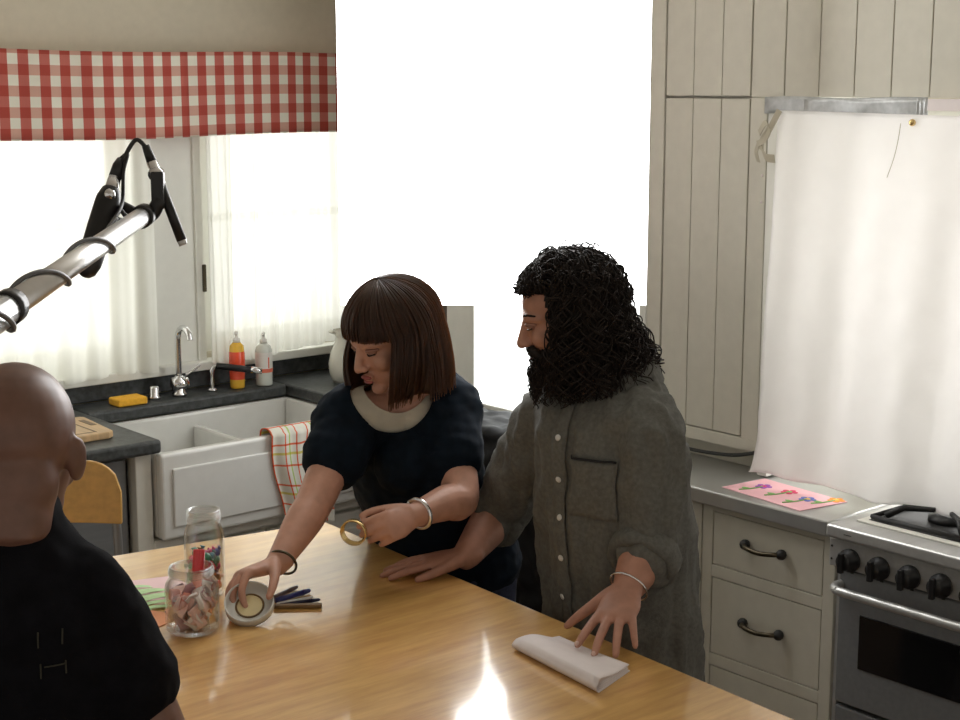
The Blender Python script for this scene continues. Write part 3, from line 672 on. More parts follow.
for i, p in enumerate(pile(JA, .032, .921, .972, .0085, 44)):
    cn = rs.choice(['scrap_white', 'scrap_white', 'scrap_pink', 'scrap_pink', 'scrap_coral', 'scrap_mauve']); w_ = cn[6:]
    me = sms[i % 5].copy(); me.materials.append(M[cn])
    o = link('paper_scrap', me, None, smooth=True, thick=.0008, label='crumpled '+w_+' paper scrap inside the nearer glass jar', cat='paper scrap', group='paper scraps in the nearer jar: '+w_)
    o.location = p; o.rotation_euler = (rs.uniform(0, 6), rs.uniform(0, 6), rs.uniform(0, 6))
mk = thing('red_marker', (1.385, 2.44, .93), 'red capped marker standing in the nearer glass jar', 'marker')
MB().loft([(1.380, 2.432, .945), (1.398, 2.446, 1.0)], [.009]*2, 14).build('barrel', 'scrap_coral', mk, smooth=True)
MB().loft([(1.398, 2.446, 1.0), (1.408, 2.455, 1.043)], [.0115, .011], 14).build('cap', 'candy_red', mk, bevel=.002)
# papers
pp = MB().prism([(1.30, 2.80), (1.33, 2.60), (1.50, 2.62), (1.50, 2.735)], .9005, .9015).build('pink_card', 'pale_pink_paper', label='pale pink card lying behind the glass jars', cat='card')
oc = MB().prism([(1.255, 2.60), (1.315, 2.475), (1.40, 2.50), (1.335, 2.63)], .9005, .9017).build('orange_card', 'orange_paper', label='orange card peeping out under the green fringed paper', cat='card')
gf = thing('fringed_paper', (1.36, 2.6, .902), 'pale green paper cut into fringe strips beside the jars', 'paper')
g0 = V((1.300, 2.628, .9022)); gx = V((.80, -.12, 0)).normalized(); gy = V((.12, .8, 0)).normalized()
MB().obox(g0+gx*.03+gy*.03, gx, gy, V((0, 0, 1)), .045, .075, .0004).build('sheet', 'green_paper', gf)
for k in range(7):
    y = -.04+k*.022
    MB().grid(lambda u, v: g0+gx*(.073+.085*u-.04*abs(k-3)/3*u)+gy*(y+.016*v-.022*u)+V((0, 0, .0005+.007*math.sin(u*PI*.8)*((k*37 % 5)/5+.3))), 8, 1).build('fringe_strip', 'green_paper', gf, thick=.0006)
# pens
wp = MB().obox((1.590, 2.401, .9045), V((.80, -.60, 0)).normalized(), V((.60, .80, 0)).normalized(), V((0, 0, 1)), .047, .006, .0035).build('wooden_strip', 'wood_brown', bevel=.0015, label='flat brown wooden strip beside the pens', cat='wood strip')
mat('pen_blue', (.03, .04, .22), .3, coat=.3); mat('pen_navy', (.02, .02, .06), .4); mat('pen_white', (.78, .78, .8), .3, coat=.3); mat('pen_grey', (.22, .18, .2), .4)
for pm, a, b, r_, lb in [('pen_blue', (1.572, 2.451), (1.660, 2.459), .0055, 'thick blue pen in the bundle under the hand'), ('pen_white', (1.566, 2.436), (1.642, 2.424), .0036, 'slim white pen lying between the blue pen and the navy pen'), ('pen_navy', (1.566, 2.426), (1.645, 2.403), .0040, 'dark navy pen nearest the wooden strip'), ('pen_grey', (1.578, 2.471), (1.655, 2.497), .0045, 'grey pencil with a pointed tip at the back of the pen bundle')]:
    A_, B_ = V((*a, .9005+r_)), V((*b, .9005+r_)); d_ = (B_-A_).normalized()
    o = thing('pen', A_, lb, 'pen', 'pens on the table')
    MB().loft([A_, B_-d_*.02], [r_]*2, 10).build('barrel', pm, o, smooth=True)
    MB().loft([B_-d_*.02, B_-d_*.004, B_], [r_*1.05, r_*.8, r_*.25], 10).build('tip', pm, o, smooth=True)
# jar lid held by the woman
lc = V((1.482, 2.402, .9300)); ln = V((-.38, -.44, .81)).normalized(); lrot = ln.to_track_quat('Z', 'Y').to_matrix()
ld = thing('jar_lid', lc, 'round jar lid with cream centre held tilted by the woman', 'jar lid')
MB().lathe([(0, -.006), (.044, -.006), (.047, -.004), (.047, .013), (.0455, .0135), (.044, .012), (.044, -.002), (.026, -.003)], lc, 36, lrot).build('shell', 'lid_white', ld, smooth=True)
MB().lathe([(.026+.002*math.cos(a), -.002+.002*math.sin(a)) for a in [2*PI*i/8 for i in range(8)]], lc, 32, lrot, close=True).build('seal_ring', 'wood_brown', ld, smooth=True)
MB().lathe([(0, -.0015), (.025, -.0018)], lc, 28, lrot).build('centre_disc', 'lid_cream', ld, smooth=True)
# gold jar band held in the other hand
rc = V((1.700, 2.364, 1.040)); rn_ = V((.55, .55, .35)).normalized(); rrot = V((.80, .55, .12)).normalized().to_track_quat('Z', 'Y').to_matrix()
MB().lathe([(.0245, -.006), (.0265, -.006), (.0265, .006), (.0215, .006), (.0215, .0045), (.0245, .0045)], rc, 36, rrot, close=True).build('gold_jar_band', 'gold', smooth=True, label="gold metal jar band held in the woman's raised hand", cat='jar band')
# folded paper under the man's hand
fp = thing('folded_paper', (1.78, 1.84, .9), "folded white paper under the bearded man's hand", 'paper')
e0, e1 = V((1.762, 1.955, 0)), V((1.733, 1.716, 0)); e2, e3 = V((1.843, 1.750, 0)), V((1.852, 1.935, 0))
def fold(u, v):       # u along, v around: bottom leaf, fold, top leaf
    a = e0.lerp(e1, u); b = e3.lerp(e2, u)
    if v < .4: p = b.lerp(a, v/.4); z = .9012
    elif v < .6: t_ = (v-.4)/.2; p = a+(a-b).normalized()*.009*math.sin(t_*PI); z = .9012+.020*t_
    else: t_ = (v-.6)/.4; p = a.lerp(b, t_*.97); z = .9212-.010*t_*t_+.004*math.sin(t_*5+u*2)
    return (p.x, p.y, z)
MB().grid(fold, 14, 40).build('outer_leaf', 'white_paper', fp, smooth=True, thick=.0012)
for k in range(3):
    zz = .9045+k*.004
    MB().grid(lambda u, v: (e0.lerp(e1, .01+.985*u).lerp(e3.lerp(e2, .01+.985*u), .06+.90*v)).to_tuple()[:2]+(zz-.001*v,), 10, 4).build('inner_leaf', 'white_paper', fp, smooth=True, thick=.0008)

# ================================================================== boom pole with two microphones
bm_ = thing('boom_pole', (1.0, 2.0, 1.69), 'silver boom pole reaching in from the left with cable wrapped around it', 'boom pole')
b0 = V((-.10, .60, 1.615)); b1 = V((1.165, 2.166, 1.703)); bd = (b1-b0).normalized()
def bpnt(t): return b0.lerp(b1, t)
MB().loft([b0, bpnt(.60)], [.0175]*2, 20).build('tube_section', 'pole_silver', bm_, smooth=True)
MB().loft([bpnt(.60), bpnt(.615)], [.0195]*2, 20).build('locking_collar', 'black_plastic', bm_, smooth=True)
MB().loft([bpnt(.615), bpnt(.985)], [.0145]*2, 20).build('tube_section', 'pole_silver', bm_, smooth=True)
MB().loft([bpnt(.982), b1], [.018]*2, 20).build('end_cap', 'black_plastic', bm_, smooth=True)
bu = bd.orthogonal().normalized(); bw = bd.cross(bu)
hx = []
for i in range(260):
    t = i/259; a = t*2*PI*3.6+1.0; hx.append(bpnt(.45+.47*t)+(bu*math.cos(a)+bw*math.sin(a))*(.0176 if .45+.47*t > .62 else .0215))
MB().loft(hx, [.003]*len(hx), 7).build('wrapped_cable', 'grey_cable', bm_, smooth=True)
tube([hx[0], bpnt(.47)+V((.0, -.01, -.05)), bpnt(.43)+V((0, 0, -.085)), bpnt(.36)+V((0, 0, -.075)), bpnt(.25)+V((0, 0, -.03))], .003, 7).build('hanging_cable', 'cable', bm_, smooth=True)
br = MB(); br.limb([(1.165, 2.166, 1.703), (1.178, 2.165, 1.705), (1.186, 2.158, 1.722)], [.013, .012, .011], 10)
br.build('swivel_mount', 'black_plastic', bm_, smooth=True)
MB().obox((1.187, 2.160, 1.742), V((.759, -.651, 0)), V((.651, .759, 0)), V((0, 0, 1)), .010, .009, .028).build('mount_bracket', 'black_plastic', bm_, bevel=.003)
MB().loft([(1.160, 2.172, 1.703), (1.132, 2.196, 1.722)], [.008]*2, 10).build('side_arm', 'black_plastic', bm_, smooth=True)
m1 = thing('condenser_microphone', (1.10, 2.17, 1.62), 'thick black microphone with silver plug beside the pole end', 'microphone', 'microphones on the boom pole')
ma, mb1 = V((1.065, 2.165, 1.628)), V((1.118, 2.188, 1.735)); md = (mb1-ma).normalized()
MB().limb([ma, ma.lerp(mb1, .15), ma.lerp(mb1, .85), mb1], [.017, .0195, .0195, .017], 18).build('body', 'black_plastic', m1, smooth=True)
MB().loft([mb1, mb1+md*.03], [.011, .010], 14).build('connector', 'chrome', m1, smooth=True)
MB().loft([mb1+md*.03, mb1+md*.05, mb1+md*.062], [.010, .009, .005], 14).build('plug_boot', 'black_plastic', m1, smooth=True)
MB().ell(mb1+V((-.008, -.016, .002)), (.009, .009, .009), n=14).build('thumb_screw', 'chrome', m1, smooth=True)
m2 = thing('pencil_microphone', (1.2, 2.15, 1.66), 'slim black pencil microphone hanging down from the boom clip', 'microphone', 'microphones on the boom pole')
pa, pb = V((1.178, 2.176, 1.806)), V((1.216, 2.138, 1.654)); pd = (pb-pa).normalized()
MB().loft([pa+pd*.06, pb-pd*.008], [.0078]*2, 14).build('body', 'black_plastic', m2, smooth=True)
MB().loft([pb-pd*.008, pb], [.0078, .0065], 14).build('grille', 'steel', m2, smooth=True)
MB().loft([pa+pd*.022, pa+pd*.06], [.0085]*2, 14).build('connector', 'chrome', m2, smooth=True)
MB().loft([pa-pd*.004, pa+pd*.022], [.006, .008], 14).build('plug_boot', 'black_plastic', m2, smooth=True)
MB().loft([pa+pd*.043-V((.651, .759, 0))*.012, pa+pd*.043+V((.651, .759, 0))*.012], [.011]*2, 14).build('clip_screw', 'chrome', m2, smooth=True)
tube([pa, pa+V((-.012, .012, .012)), (1.146, 2.196, 1.782), (1.128, 2.19, 1.73), (1.112, 2.12, 1.70), hx[-1]], .0035, 7).build('microphone_cable', 'cable', m2, smooth=True)
tube([mb1+md*.062, mb1+md*.07+V((.008, -.004, 0)), (1.142, 2.186, 1.77), (1.134, 2.18, 1.72), hx[-6]], .003, 7).build('microphone_cable', 'cable', m1, smooth=True)
# ================================================================== people
from mathutils.bvhtree import BVHTree
def frame(c, fwd, s=1.0, roll=0):
    f = V(fwd).normalized(); l = V((0, 0, 1)).cross(f).normalized(); u = f.cross(l)
    if roll: q = Quaternion(f, roll); l = q @ l; u = q @ u
    return Matrix(((f.x*s, l.x*s, u.x*s, c[0]), (f.y*s, l.y*s, u.y*s, c[1]), (f.z*s, l.z*s, u.z*s, c[2]), (0, 0, 0, 1)))
def put(mb, loc, Mh): mb.add([Mh @ V(v) for v in loc.v], loc.f)
def head(mb, Mh, fem=False, ear_z=-.012):
    h = MB(); k = .93 if fem else 1.0
    h.ell((-.012, 0, .030), (.098, .076, .088), n=28)
    h.ell((.026, 0, -.012), (.064, .063*k, .085), n=24)
    h.ell((.030, 0, -.068), (.052, .052*k, .042), n=20)
    h.ell((.072, 0, -.098), (.020, .022, .016), n=14)
    h.ell((.076, 0, .022), (.015, .048, .011), n=16)
    h.limb([(.086, 0, .010), (.098, 0, -.014), (.108, 0, -.034)], [.008, .0095, .0105] if fem else [.008, .010, .0125], 12)
    for s_ in (-1, 1):
        h.ell((.097, s_*.012, -.038), (.011, .007, .007), n=10)
        h.ell((.060, s_*.040*k, -.030), (.026, .022, .024), n=14)
        h.ell((-.004, s_*.079, ear_z), (.019, .007, .033), Matrix.Rotation(s_*.45, 3, 'Z') @ Matrix.Rotation(-s_*.18, 3, 'X') @ Matrix.Rotation(-.2, 3, 'Y'), n=16)
        h.limb([(.055, s_*.052*k, .012), (.078, s_*.036, .016), (.086, s_*.015, .012)], [.008, .008, .006], 10)
    h.ell((.091, 0, -.0605), (.010, .023, .0055), n=12); h.ell((.089, 0, -.0715), (.010, .020, .0060), n=12)
    put(mb, h, Mh)
def face_parts(person, Mh, skin_lip='lip', brow='hair_m'):
    for s_ in (-1, 1):
        e = MB(); q = MB(); q.ell((.0745, s_*.031, .0), (.0125, .0135, .0105), n=14); put(e, q, Mh)
        e.build('eye', 'lid_skin', person, smooth=True)
        e = MB(); q = MB(); q.limb([(.078, s_*.043, -.004), (.0868, s_*.032, -.0055), (.0835, s_*.021, -.004)], [.0012, .0018, .0012], 8); put(e, q, Mh); e.build('eyelashes', 'eye_dark', person, smooth=True)
        e = MB(); q = MB(); q.limb([(.068, s_*.047, .003), (.086, s_*.033, .0055), (.083, s_*.018, .002)], [.0032, .0042, .0025], 8); put(e, q, Mh); e.build('eyelid', 'lid_skin', person, smooth=True)
        e = MB(); q = MB(); q.limb([(.064, s_*.052, .021), (.0825, s_*.036, .026), (.0865, s_*.016, .023)], [.002, .0032, .0022], 8); put(e, q, Mh); e.build('eyebrow', brow, person, smooth=True)
    e = MB(); q = MB(); q.ell((.0955, 0, -.0605), (.0085, .021, .0045), n=12); q.ell((.0935, 0, -.0715), (.0085, .0185, .0050), n=12); put(e, q, Mh); e.build('lips', skin_lip, person, smooth=True)
mat('eye_white', (.55, .50, .47), .25, var=.02); mat('lid_skin', (.30, .15, .11), .5, var=.05)
def hand(mb, Wp, D, N, right, curls, splay=(.16, .04, -.07, -.2), thumb=((.55, -.1), (.8, -.25)), sc=1.0, nails=None):
    """palm, four fingers and a thumb; D towards the fingertips, N out of the back of the hand; curls = three bends per finger."""
    Wp = V(Wp); D = V(D).normalized(); N = V(N); N = (N-D*N.dot(D)).normalized(); T = N.cross(D) if right else D.cross(N)
    mb.limb([Wp-D*.02*sc, Wp+D*.02*sc, Wp+D*.055*sc, Wp+D*.088*sc], [(.026*sc, .019*sc), (.031*sc, .018*sc), (.039*sc, .0155*sc), (.038*sc, .0125*sc)], 20, T)
    base = [(.029, .087), (.0098, .092), (-.0098, .088), (-.028, .078)]; seg = [(.040, .025, .021), (.044, .028, .022), (.040, .026, .021), (.032, .020, .018)]
    tips = []
    for i in range(4):
        p = Wp+(T*base[i][0]+D*base[i][1])*sc; q = Quaternion(N, splay[i] if right else -splay[i]); d = q @ D; ax = N.cross(d).normalized()
        pts = [p-d*.02*sc, p]; rr = [.0095*sc, .0093*sc]; ang = 0
        for j in range(3):
            ang += curls[i][j]; dd = Quaternion(ax, ang) @ d; p = p+dd*seg[i][j]*sc; pts.append(p); rr.append((.0088, .0080, .0066)[j]*sc*(.88 if i == 3 else 1))
        mb.limb(pts, rr, 12, None, 4); tips.append((p, dd, (ax.cross(dd)).normalized()))
        if nails is not None: nails.append((p, dd, ax))
    a = Wp+(T*.022+D*.020)*sc; d1 = (D*math.cos(thumb[0][0])+T*math.sin(thumb[0][0])+N*thumb[0][1]).normalized(); d2 = (D*math.cos(thumb[1][0])*1+T*math.sin(thumb[1][0])*.6+N*thumb[1][1]).normalized()
    b = a+d1*.046*sc; c = b+(d1+d2).normalized()*.034*sc; e = c+d2*.026*sc
    mb.limb([a-d1*.012*sc, a+d1*.012*sc, b, c, e], [.015*sc, .0155*sc, .0115*sc, .0098*sc, .0075*sc], 12, None, 4)
    return tips
def leg(mb, hip, knee, ankle, toe_dir, r=(.085, .055, .042)):
    hip, knee, ankle = V(hip), V(knee), V(ankle); td = V(toe_dir).normalized()
    mb.limb([hip, hip.lerp(knee, .4), knee, knee.lerp(ankle, .35), ankle], [r[0], r[0]*.92, r[1], r[1]*.98, r[2]], 18)
    mb.limb([ankle-td*.03-V((0, 0, .03)), ankle+td*.08-V((0, 0, .045)), ankle+td*.15-V((0, 0, .055))], [(.036, .035), (.042, .028), (.036, .020)], 14, td.cross(V((0, 0, 1))))
def ring(person, name, m, c, axis, ra, rb, r, side=None):
    ax = V(axis).normalized(); u = V(side) if side else ax.orthogonal(); u = (u-ax*u.dot(ax)).normalized(); w = ax.cross(u)
    pts = [V(c)+u*ra*math.cos(a)+w*rb*math.sin(a) for a in [2*PI*i/32 for i in range(33)]]
    return MB().loft(pts, [r]*33, 8).build(name, m, person, smooth=True)

# ------------------------------------------------------------------ woman
wo = thing('person', (2.13, 2.6, 0), 'person with brown fringe in dark tee leaning over the table holding a jar lid', 'person', 'people around the table')
WH = frame((1.937, 2.546, 1.385), (-.93, .10, -.36), .93)
nb = V((2.000, 2.575, 1.235)); hipw = V((2.13, 2.60, .88))
b = MB(); head(b, WH, True)
b.limb([WH @ V((-.018, 0, -.04)), WH @ V((-.035, 0, -.10)), nb+V((0, 0, .01)), nb+V((.01, 0, -.05))], [.050, .047, .055, .07], 18)
side = V((-.12, 1, 0))
b.limb([nb+V((.01, 0, -.03)), (2.02, 2.585, 1.16), (2.04, 2.59, 1.05), (2.08, 2.595, .96), hipw, hipw+V((0, 0, -.08))], [(.10, .06), (.15, .085), (.13, .095), (.12, .09), (.155, .11), (.13, .10)], 24, side)
RS, RE, RW = V((1.905, 2.655, 1.195)), V((1.717, 2.530, 1.055)), V((1.582, 2.458, .977))
LS, LE, LW = V((2.125, 2.500, 1.215)), V((2.005, 2.402, 1.050)), V((1.848, 2.364, 1.046))
RS = V((1.888, 2.625, 1.200)); LS = V((2.080, 2.545, 1.212))
b.limb([nb+V((0, 0, -.03)), RS, RS.lerp(RE, .35), RS.lerp(RE, .7), RE, RE.lerp(RW, .3), RE.lerp(RW, .75), RW], [.05, .052, .046, .042, .039, .038, .029, .0245], 18)
b.limb([nb+V((0, 0, -.03)), LS, LS.lerp(LE, .4), LE, LE.lerp(LW, .3), LE.lerp(LW, .75), LW], [.05, .052, .046, .040, .038, .029, .024], 18)
wtips = hand(b, RW, (-.88, .02, -.06), (.33, .33, .88), True, [(.75, .6, .4), (.70, .65, .45), (.62, .7, .5), (.58, .7, .5)], (.22, .07, -.08, -.22), ((.95, -.55), (.55, -.85)), .9)
hand(b, LW, (-.93, -.20, -.06), (.30, -.80, .50), False, [(.75, .8, .5), (.85, .9, .5), (.95, .9, .5), (1.0, .9, .5)], (.1, .03, -.04, -.1), ((.45, -.35), (.1, -.5)), .86)
lax = V((-.15, .99, 0))
leg(b, hipw+V((0, .085, -.03)), (2.16, 2.69, .46), (2.20, 2.70, .07), (-1, .15, 0)); leg(b, hipw+V((0, -.085, -.03)), (2.15, 2.51, .46), (2.18, 2.50, .07), (-1, 0, 0))
link('body', fuse(b, .0036, 3, 'woman_body'), 'skin_w', wo, smooth=True)
face_parts(wo, WH, brow='hair_w')
# undershirt and tee
def torso_w(mb, g):
    mb.limb([nb+V((.008, 0, -.035)), (2.018, 2.585, 1.165), (2.035, 2.59, 1.06), (2.07, 2.595, .965), (2.11, 2.60, .90), (2.13, 2.60, .83)], [(.105+g, .060+g), (.158+g, .092+g), (.150+g, .108+g), (.140+g, .105+g), (.165+g, .12+g), (.172+g, .125+g)], 28, side)
    mb.limb([nb+V((0, 0, -.035)), RS, RS.lerp(RE, .2)], [.055+g, .058+g, .05+g], 18); mb.limb([nb+V((0, 0, -.035)), LS, LS.lerp(LE, .2)], [.055+g, .058+g, .05+g], 18)
    for y in (2.53, 2.65): mb.ell((1.955+.02, y, 1.105), (.062+g, .062+g, .06+g), n=18)
u_ = MB(); torso_w(u_, .009); me = fuse(u_, .0045, 4, 'undershirt')
neck_c = WH @ V((.02, 0, -.13))
def scoop(cx, r): 
    return lambda p: ((p-cx).length < r)
cut(me, lambda p: p.z < 1.02); cut_ball(me, (1.955, 2.556, 1.285), .072)
link('undershirt', me, 'cream_vest', wo, smooth=True)
t_ = MB(); torso_w(t_, .016)
t_.limb([RS, RS.lerp(RE, .25), RS.lerp(RE, .47)], [.068, .066, .066], 20); t_.limb([LS, LS.lerp(LE, .3), LS.lerp(LE, .55)], [.068, .066, .064], 20)
me = fuse(t_, .0045, 4, 'tee')
wrinkle(me, lambda p, n: .003+.004*fnoise((p.x*1.0, p.y*1.0, p.z*.6), 18)+.003*fnoise((p.x, p.y, p.z*1.6), 34))
cut_ball(me, (1.935, 2.545, 1.264), .088)
link('tee_shirt', me, 'navy_tee', wo, smooth=True, thick=.003)
t_ = MB(); t_.limb([(2.12, 2.60, .93), hipw+V((0, 0, -.03)), hipw+V((0, 0, -.10))], [(.15, .11), (.172, .128), (.16, .12)], 24, side)
for y_, kn, an in ((.085, (2.16, 2.69, .46), (2.20, 2.70, .10)), (-.085, (2.15, 2.51, .46), (2.18, 2.50, .10))): t_.limb([hipw+V((0, y_, -.04)), kn, an], [.105, .075, .065], 18)
me = fuse(t_, .01, 3, 'jeans'); wrinkle(me, lambda p, n: .006*fnoise(p, 16)); link('jeans', me, 'denim', wo, smooth=True)
for an, td in (((2.20, 2.70, .07), (-1, .15, 0)), ((2.18, 2.50, .07), (-1, 0, 0))):
    an = V(an); td = V(td).normalized(); s_ = MB(); s_.limb([an-td*.05-V((0, 0, .035)), an+td*.06-V((0, 0, .036)), an+td*.17-V((0, 0, .045))], [(.042, .034), (.050, .033), (.040, .024)], 16, td.cross(V((0, 0, 1)))); s_.build('shoe', 'shoe', wo, smooth=True)
ring(wo, 'bracelet', 'dark_brass', RW-V((-.88, .02, -.06)).normalized()*.012, (RE-RW), .029, .032, .0028)
ring(wo, 'wristwatch', 'chrome', LW.lerp(LE, .12), (LE-LW), .031, .027, .005)
# smooth shoulder-length hair
def hull(Mh, c0, rad, th, ph): return Mh @ V((c0[0]+rad[0]*math.sin(th)*math.cos(ph), c0[1]+rad[1]*math.sin(th)*math.sin(ph), c0[2]+rad[2]*math.cos(th)))
def wo_path(ph, jit, rnd, ext=0):
    c0 = (-.014, 0, .026); rad = (.114+jit, .103+jit, .102+jit); pts = []
    bang = -R(44) < ph < R(56)
    thm = R(66) if bang else R(96)
    if bang: thm = R(70+8*abs(ph)/R(50)+rnd.uniform(-3, 3))
    for k in range(10): pts.append(hull(WH, c0, rad, R(3)+(thm-R(3))*k/9, ph))
    if bang:
        p = pts[-1]; pts.append(p+WH.to_3x3() @ V((.004, 0, -.022))); return pts
    p = pts[-1].copy(); outd = (p-(WH @ V(c0))); outd.z = 0; outd.normalize()
    zend = 1.268+rnd.uniform(-.015, .012)-.03*max(0, math.cos(ph))+.02*max(0, -math.cos(ph)); L = max(.02, p.z-zend)
    fw_ = V((-.02, 0, 0))
    for k in range(1, 9):
        t = k/8; pts.append(p+V((0, 0, -L*t))+outd*(.014*math.sin(t*PI*.8)-(.022 if math.cos(ph) > -.1 else -.012)*t*t)+fw_*t*(.5 if math.cos(ph) > 0 else -.2))
    return pts
rnd = random.Random(11)
hb_ = MB(); phs = [R(-180+360*i/120) for i in range(121)]
for a0, a1 in ((-180, -44), (-43.9, 55.9), (56, 180)):
    rows = [wo_path(R(a0+(a1-a0)*i/50), -.004, random.Random(5)) for i in range(51)]
    bI = len(hb_.v); m_ = len(rows[0])
    for q in rows: hb_.v += [tuple(x) for x in q]
    hb_.f += [(bI+i*m_+j, bI+(i+1)*m_+j, bI+(i+1)*m_+j+1, bI+i*m_+j+1) for i in range(len(rows)-1) for j in range(m_-1)]
hb_.build('hair_base', 'hair_w', wo, smooth=True, thick=.006)
st = MB()
for i in range(1100):
    ph = rnd.uniform(-PI, PI); jit = rnd.uniform(-.003, .006); q = wo_path(ph, jit, rnd)
    w_ = V((rnd.uniform(-1, 1), rnd.uniform(-1, 1), 0))*.004
    q = [p+w_*(k/len(q))**2 for k, p in enumerate(q)]; n_ = len(q)
    st.loft(q, [.0020*(1-.6*(k/n_)) for k in range(n_)], 4, None, False)
st.build('hair', 'hair_w', wo, smooth=True)

# ------------------------------------------------------------------ bearded man
mn = thing('person', (2.16, 2.06, 0), 'person with long curly dark hair and beard in a grey button shirt', 'person', 'people around the table')
MH = frame((2.058, 2.143, 1.464), (-.73, .64, -.30), .92)
nb = V((2.115, 2.070, 1.335)); hipm = V((2.16, 2.06, .88)); side = V((-.05, 1, 0))
LS, LE, LW = V((2.085, 1.955, 1.255)), V((2.085, 1.930, 1.045)), V((1.985, 1.893, .984))
RS, RE, RW = V((2.11, 2.215, 1.240)), V((2.140, 2.425, .995)), V((1.992, 2.368, .932))
b = MB(); head(b, MH)
b.limb([MH @ V((-.02, 0, -.04)), MH @ V((-.04, 0, -.10)), nb, nb+V((.01, 0, -.06))], [.058, .056, .064, .08], 18)
b.limb([nb+V((.01, 0, -.04)), (2.11, 2.07, 1.24), (2.12, 2.065, 1.10), (2.14, 2.06, .99), hipm, hipm+V((0, 0, -.08))], [(.12, .07), (.15, .085), (.15, .095), (.145, .10), (.15, .105), (.13, .10)], 24, side)
b.limb([nb+V((0, 0, -.04)), LS, LS.lerp(LE, .4), LE, LE.lerp(LW, .35), LE.lerp(LW, .8), LW], [.06, .058, .052, .046, .046, .036, .030], 18)
b.limb([nb+V((0, 0, -.04)), RS, RS.lerp(RE, .4), RE, RE.lerp(RW, .35), RE.lerp(RW, .8), RW], [.06, .058, .052, .046, .045, .035, .030], 18)
nl = []
hand(b, LW, (-.80, -.42, -.30), (-.25, -.15, 1), False, [(.04, .10, .10), (.05, .15, .15), (.08, .18, .2), (.1, .2, .2)], (.20, .02, -.17, -.36), ((.9, -.38), (1.1, -.40)), 1.0, nl)
hand(b, RW, (-.86, .50, -.10), (-.1, .05, 1), True, [(.05, .08, .08), (.05, .08, .08), (.06, .08, .08), (.06, .1, .1)], (.16, .05, -.07, -.2), ((.5, -.15), (.35, -.12)), .98)
leg(b, hipm+V((0, .06, -.03)), (2.18, 2.15, .47), (2.22, 2.16, .07), (-1, .2, 0)); leg(b, hipm+V((0, -.06, -.03)), (2.16, 1.98, .47), (2.18, 1.97, .07), (-1, -.1, 0), (.070, .055, .042))
link('body', fuse(b, .0036, 3, 'man_body'), 'skin_m', mn, smooth=True)
face_parts(mn, MH)
for p, d_, ax in nl[:2]:
    nn = ax.cross(d_).normalized()*-1; nn = nn if nn.z > 0 else -nn
    MB().ell(p+nn*.0062+d_*.001, (.0055, .0045, .0016), Matrix((d_, ax, nn)).transposed(), n=10).build('fingernail', 'nail', mn, smooth=True)
# shirt
t_ = MB()
t_.limb([nb+V((.015, 0, .0)), nb+V((.015, 0, -.06)), (2.105, 2.07, 1.23), (2.115, 2.065, 1.10), (2.13, 2.065, .98), (2.145, 2.065, .87), (2.155, 2.06, .73)], [(.085, .075), (.14, .08), (.175, .11), (.178, .12), (.18, .125), (.18, .125), (.178, .125)], 30, side)
t_.limb([nb+V((0, 0, -.06)), LS, LS.lerp(LE, .4), LS.lerp(LE, .8), LE.lerp(LW, .12), LE.lerp(LW, .30)], [.066, .072, .074, .072, .068, .060], 20)
t_.limb([nb+V((0, 0, -.06)), RS, RS.lerp(RE, .4), RS.lerp(RE, .8), RE.lerp(RW, .10), RE.lerp(RW, .22)], [.07, .078, .074, .070, .066, .058], 20)
me = fuse(t_, .0065, 2, 'shirt')
def shirt_w(p, n):
    a = math.atan2(p.y-2.05, p.x-2.15)
    v = .010*fnoise((a*1.3, p.z*2.2, .3), 3.2)+.014*(1-abs(fnoise((p.x*1.5, p.y*1.5, p.z*.5+p.x*.3), 13))*2)*.6+.006*fnoise((p.x, p.y, p.z*.8), 34)
    return v-.003
wrinkle(me, shirt_w)
sh = link('shirt', me, 'grey_shirt', mn, smooth=True)
bvh = BVHTree.FromPolygons([v.co for v in me.vertices], [tuple(p.vertices) for p in me.polygons])
def on_shirt(y, z, d=(1, 0, 0), x0=1.5, off=.003, tree=None):
    h = (tree or bvh).ray_cast(V((x0, y, z)), V(d)); return (h[0]+h[1]*off, h[1]) if h[0] else (None, None)
def patch(name, m, parent, yf, zs, nu=4, off=.003):
    """strip that follows the shirt front: yf(z, u) for u in 0..1"""
    rows = []
    for z in zs:
        r_ = [on_shirt(yf(z, u/nu), z, off=off)[0] for u in range(nu+1)]
        if all(r_): rows.append(r_)
    if len(rows) < 2: return
    q = MB()
    for r_ in rows: q.v += [tuple(p) for p in r_]
    k = nu+1; q.f = [(i*k+j, i*k+j+1, (i+1)*k+j+1, (i+1)*k+j) for i in range(len(rows)-1) for j in range(nu)]
    return q.build(name, m, parent, smooth=True, thick=.003)
zs = [1.30-.45*i/40 for i in range(41)]
patch('placket', 'grey_shirt', sh, lambda z, u: 2.085+.032*(u-.5), zs, 3, .004)
for z in (1.235, 1.155, 1.075, .995, .915):
    p, n_ = on_shirt(2.085, z, off=.007)
    if p: MB().ell(p, (.0065, .0065, .0025), n_.to_track_quat('Z', 'Y').to_matrix(), n=12).build('button', 'button', sh, smooth=True)
patch('pocket', 'grey_shirt', sh, lambda z, u: 1.955+.10*u, [1.205-.115*i/10 for i in range(11)], 8, .004)
patch('pocket_hem', 'dark_trouser', sh, lambda z, u: 1.957+.096*u, [1.2075, 1.2035], 8, .006)
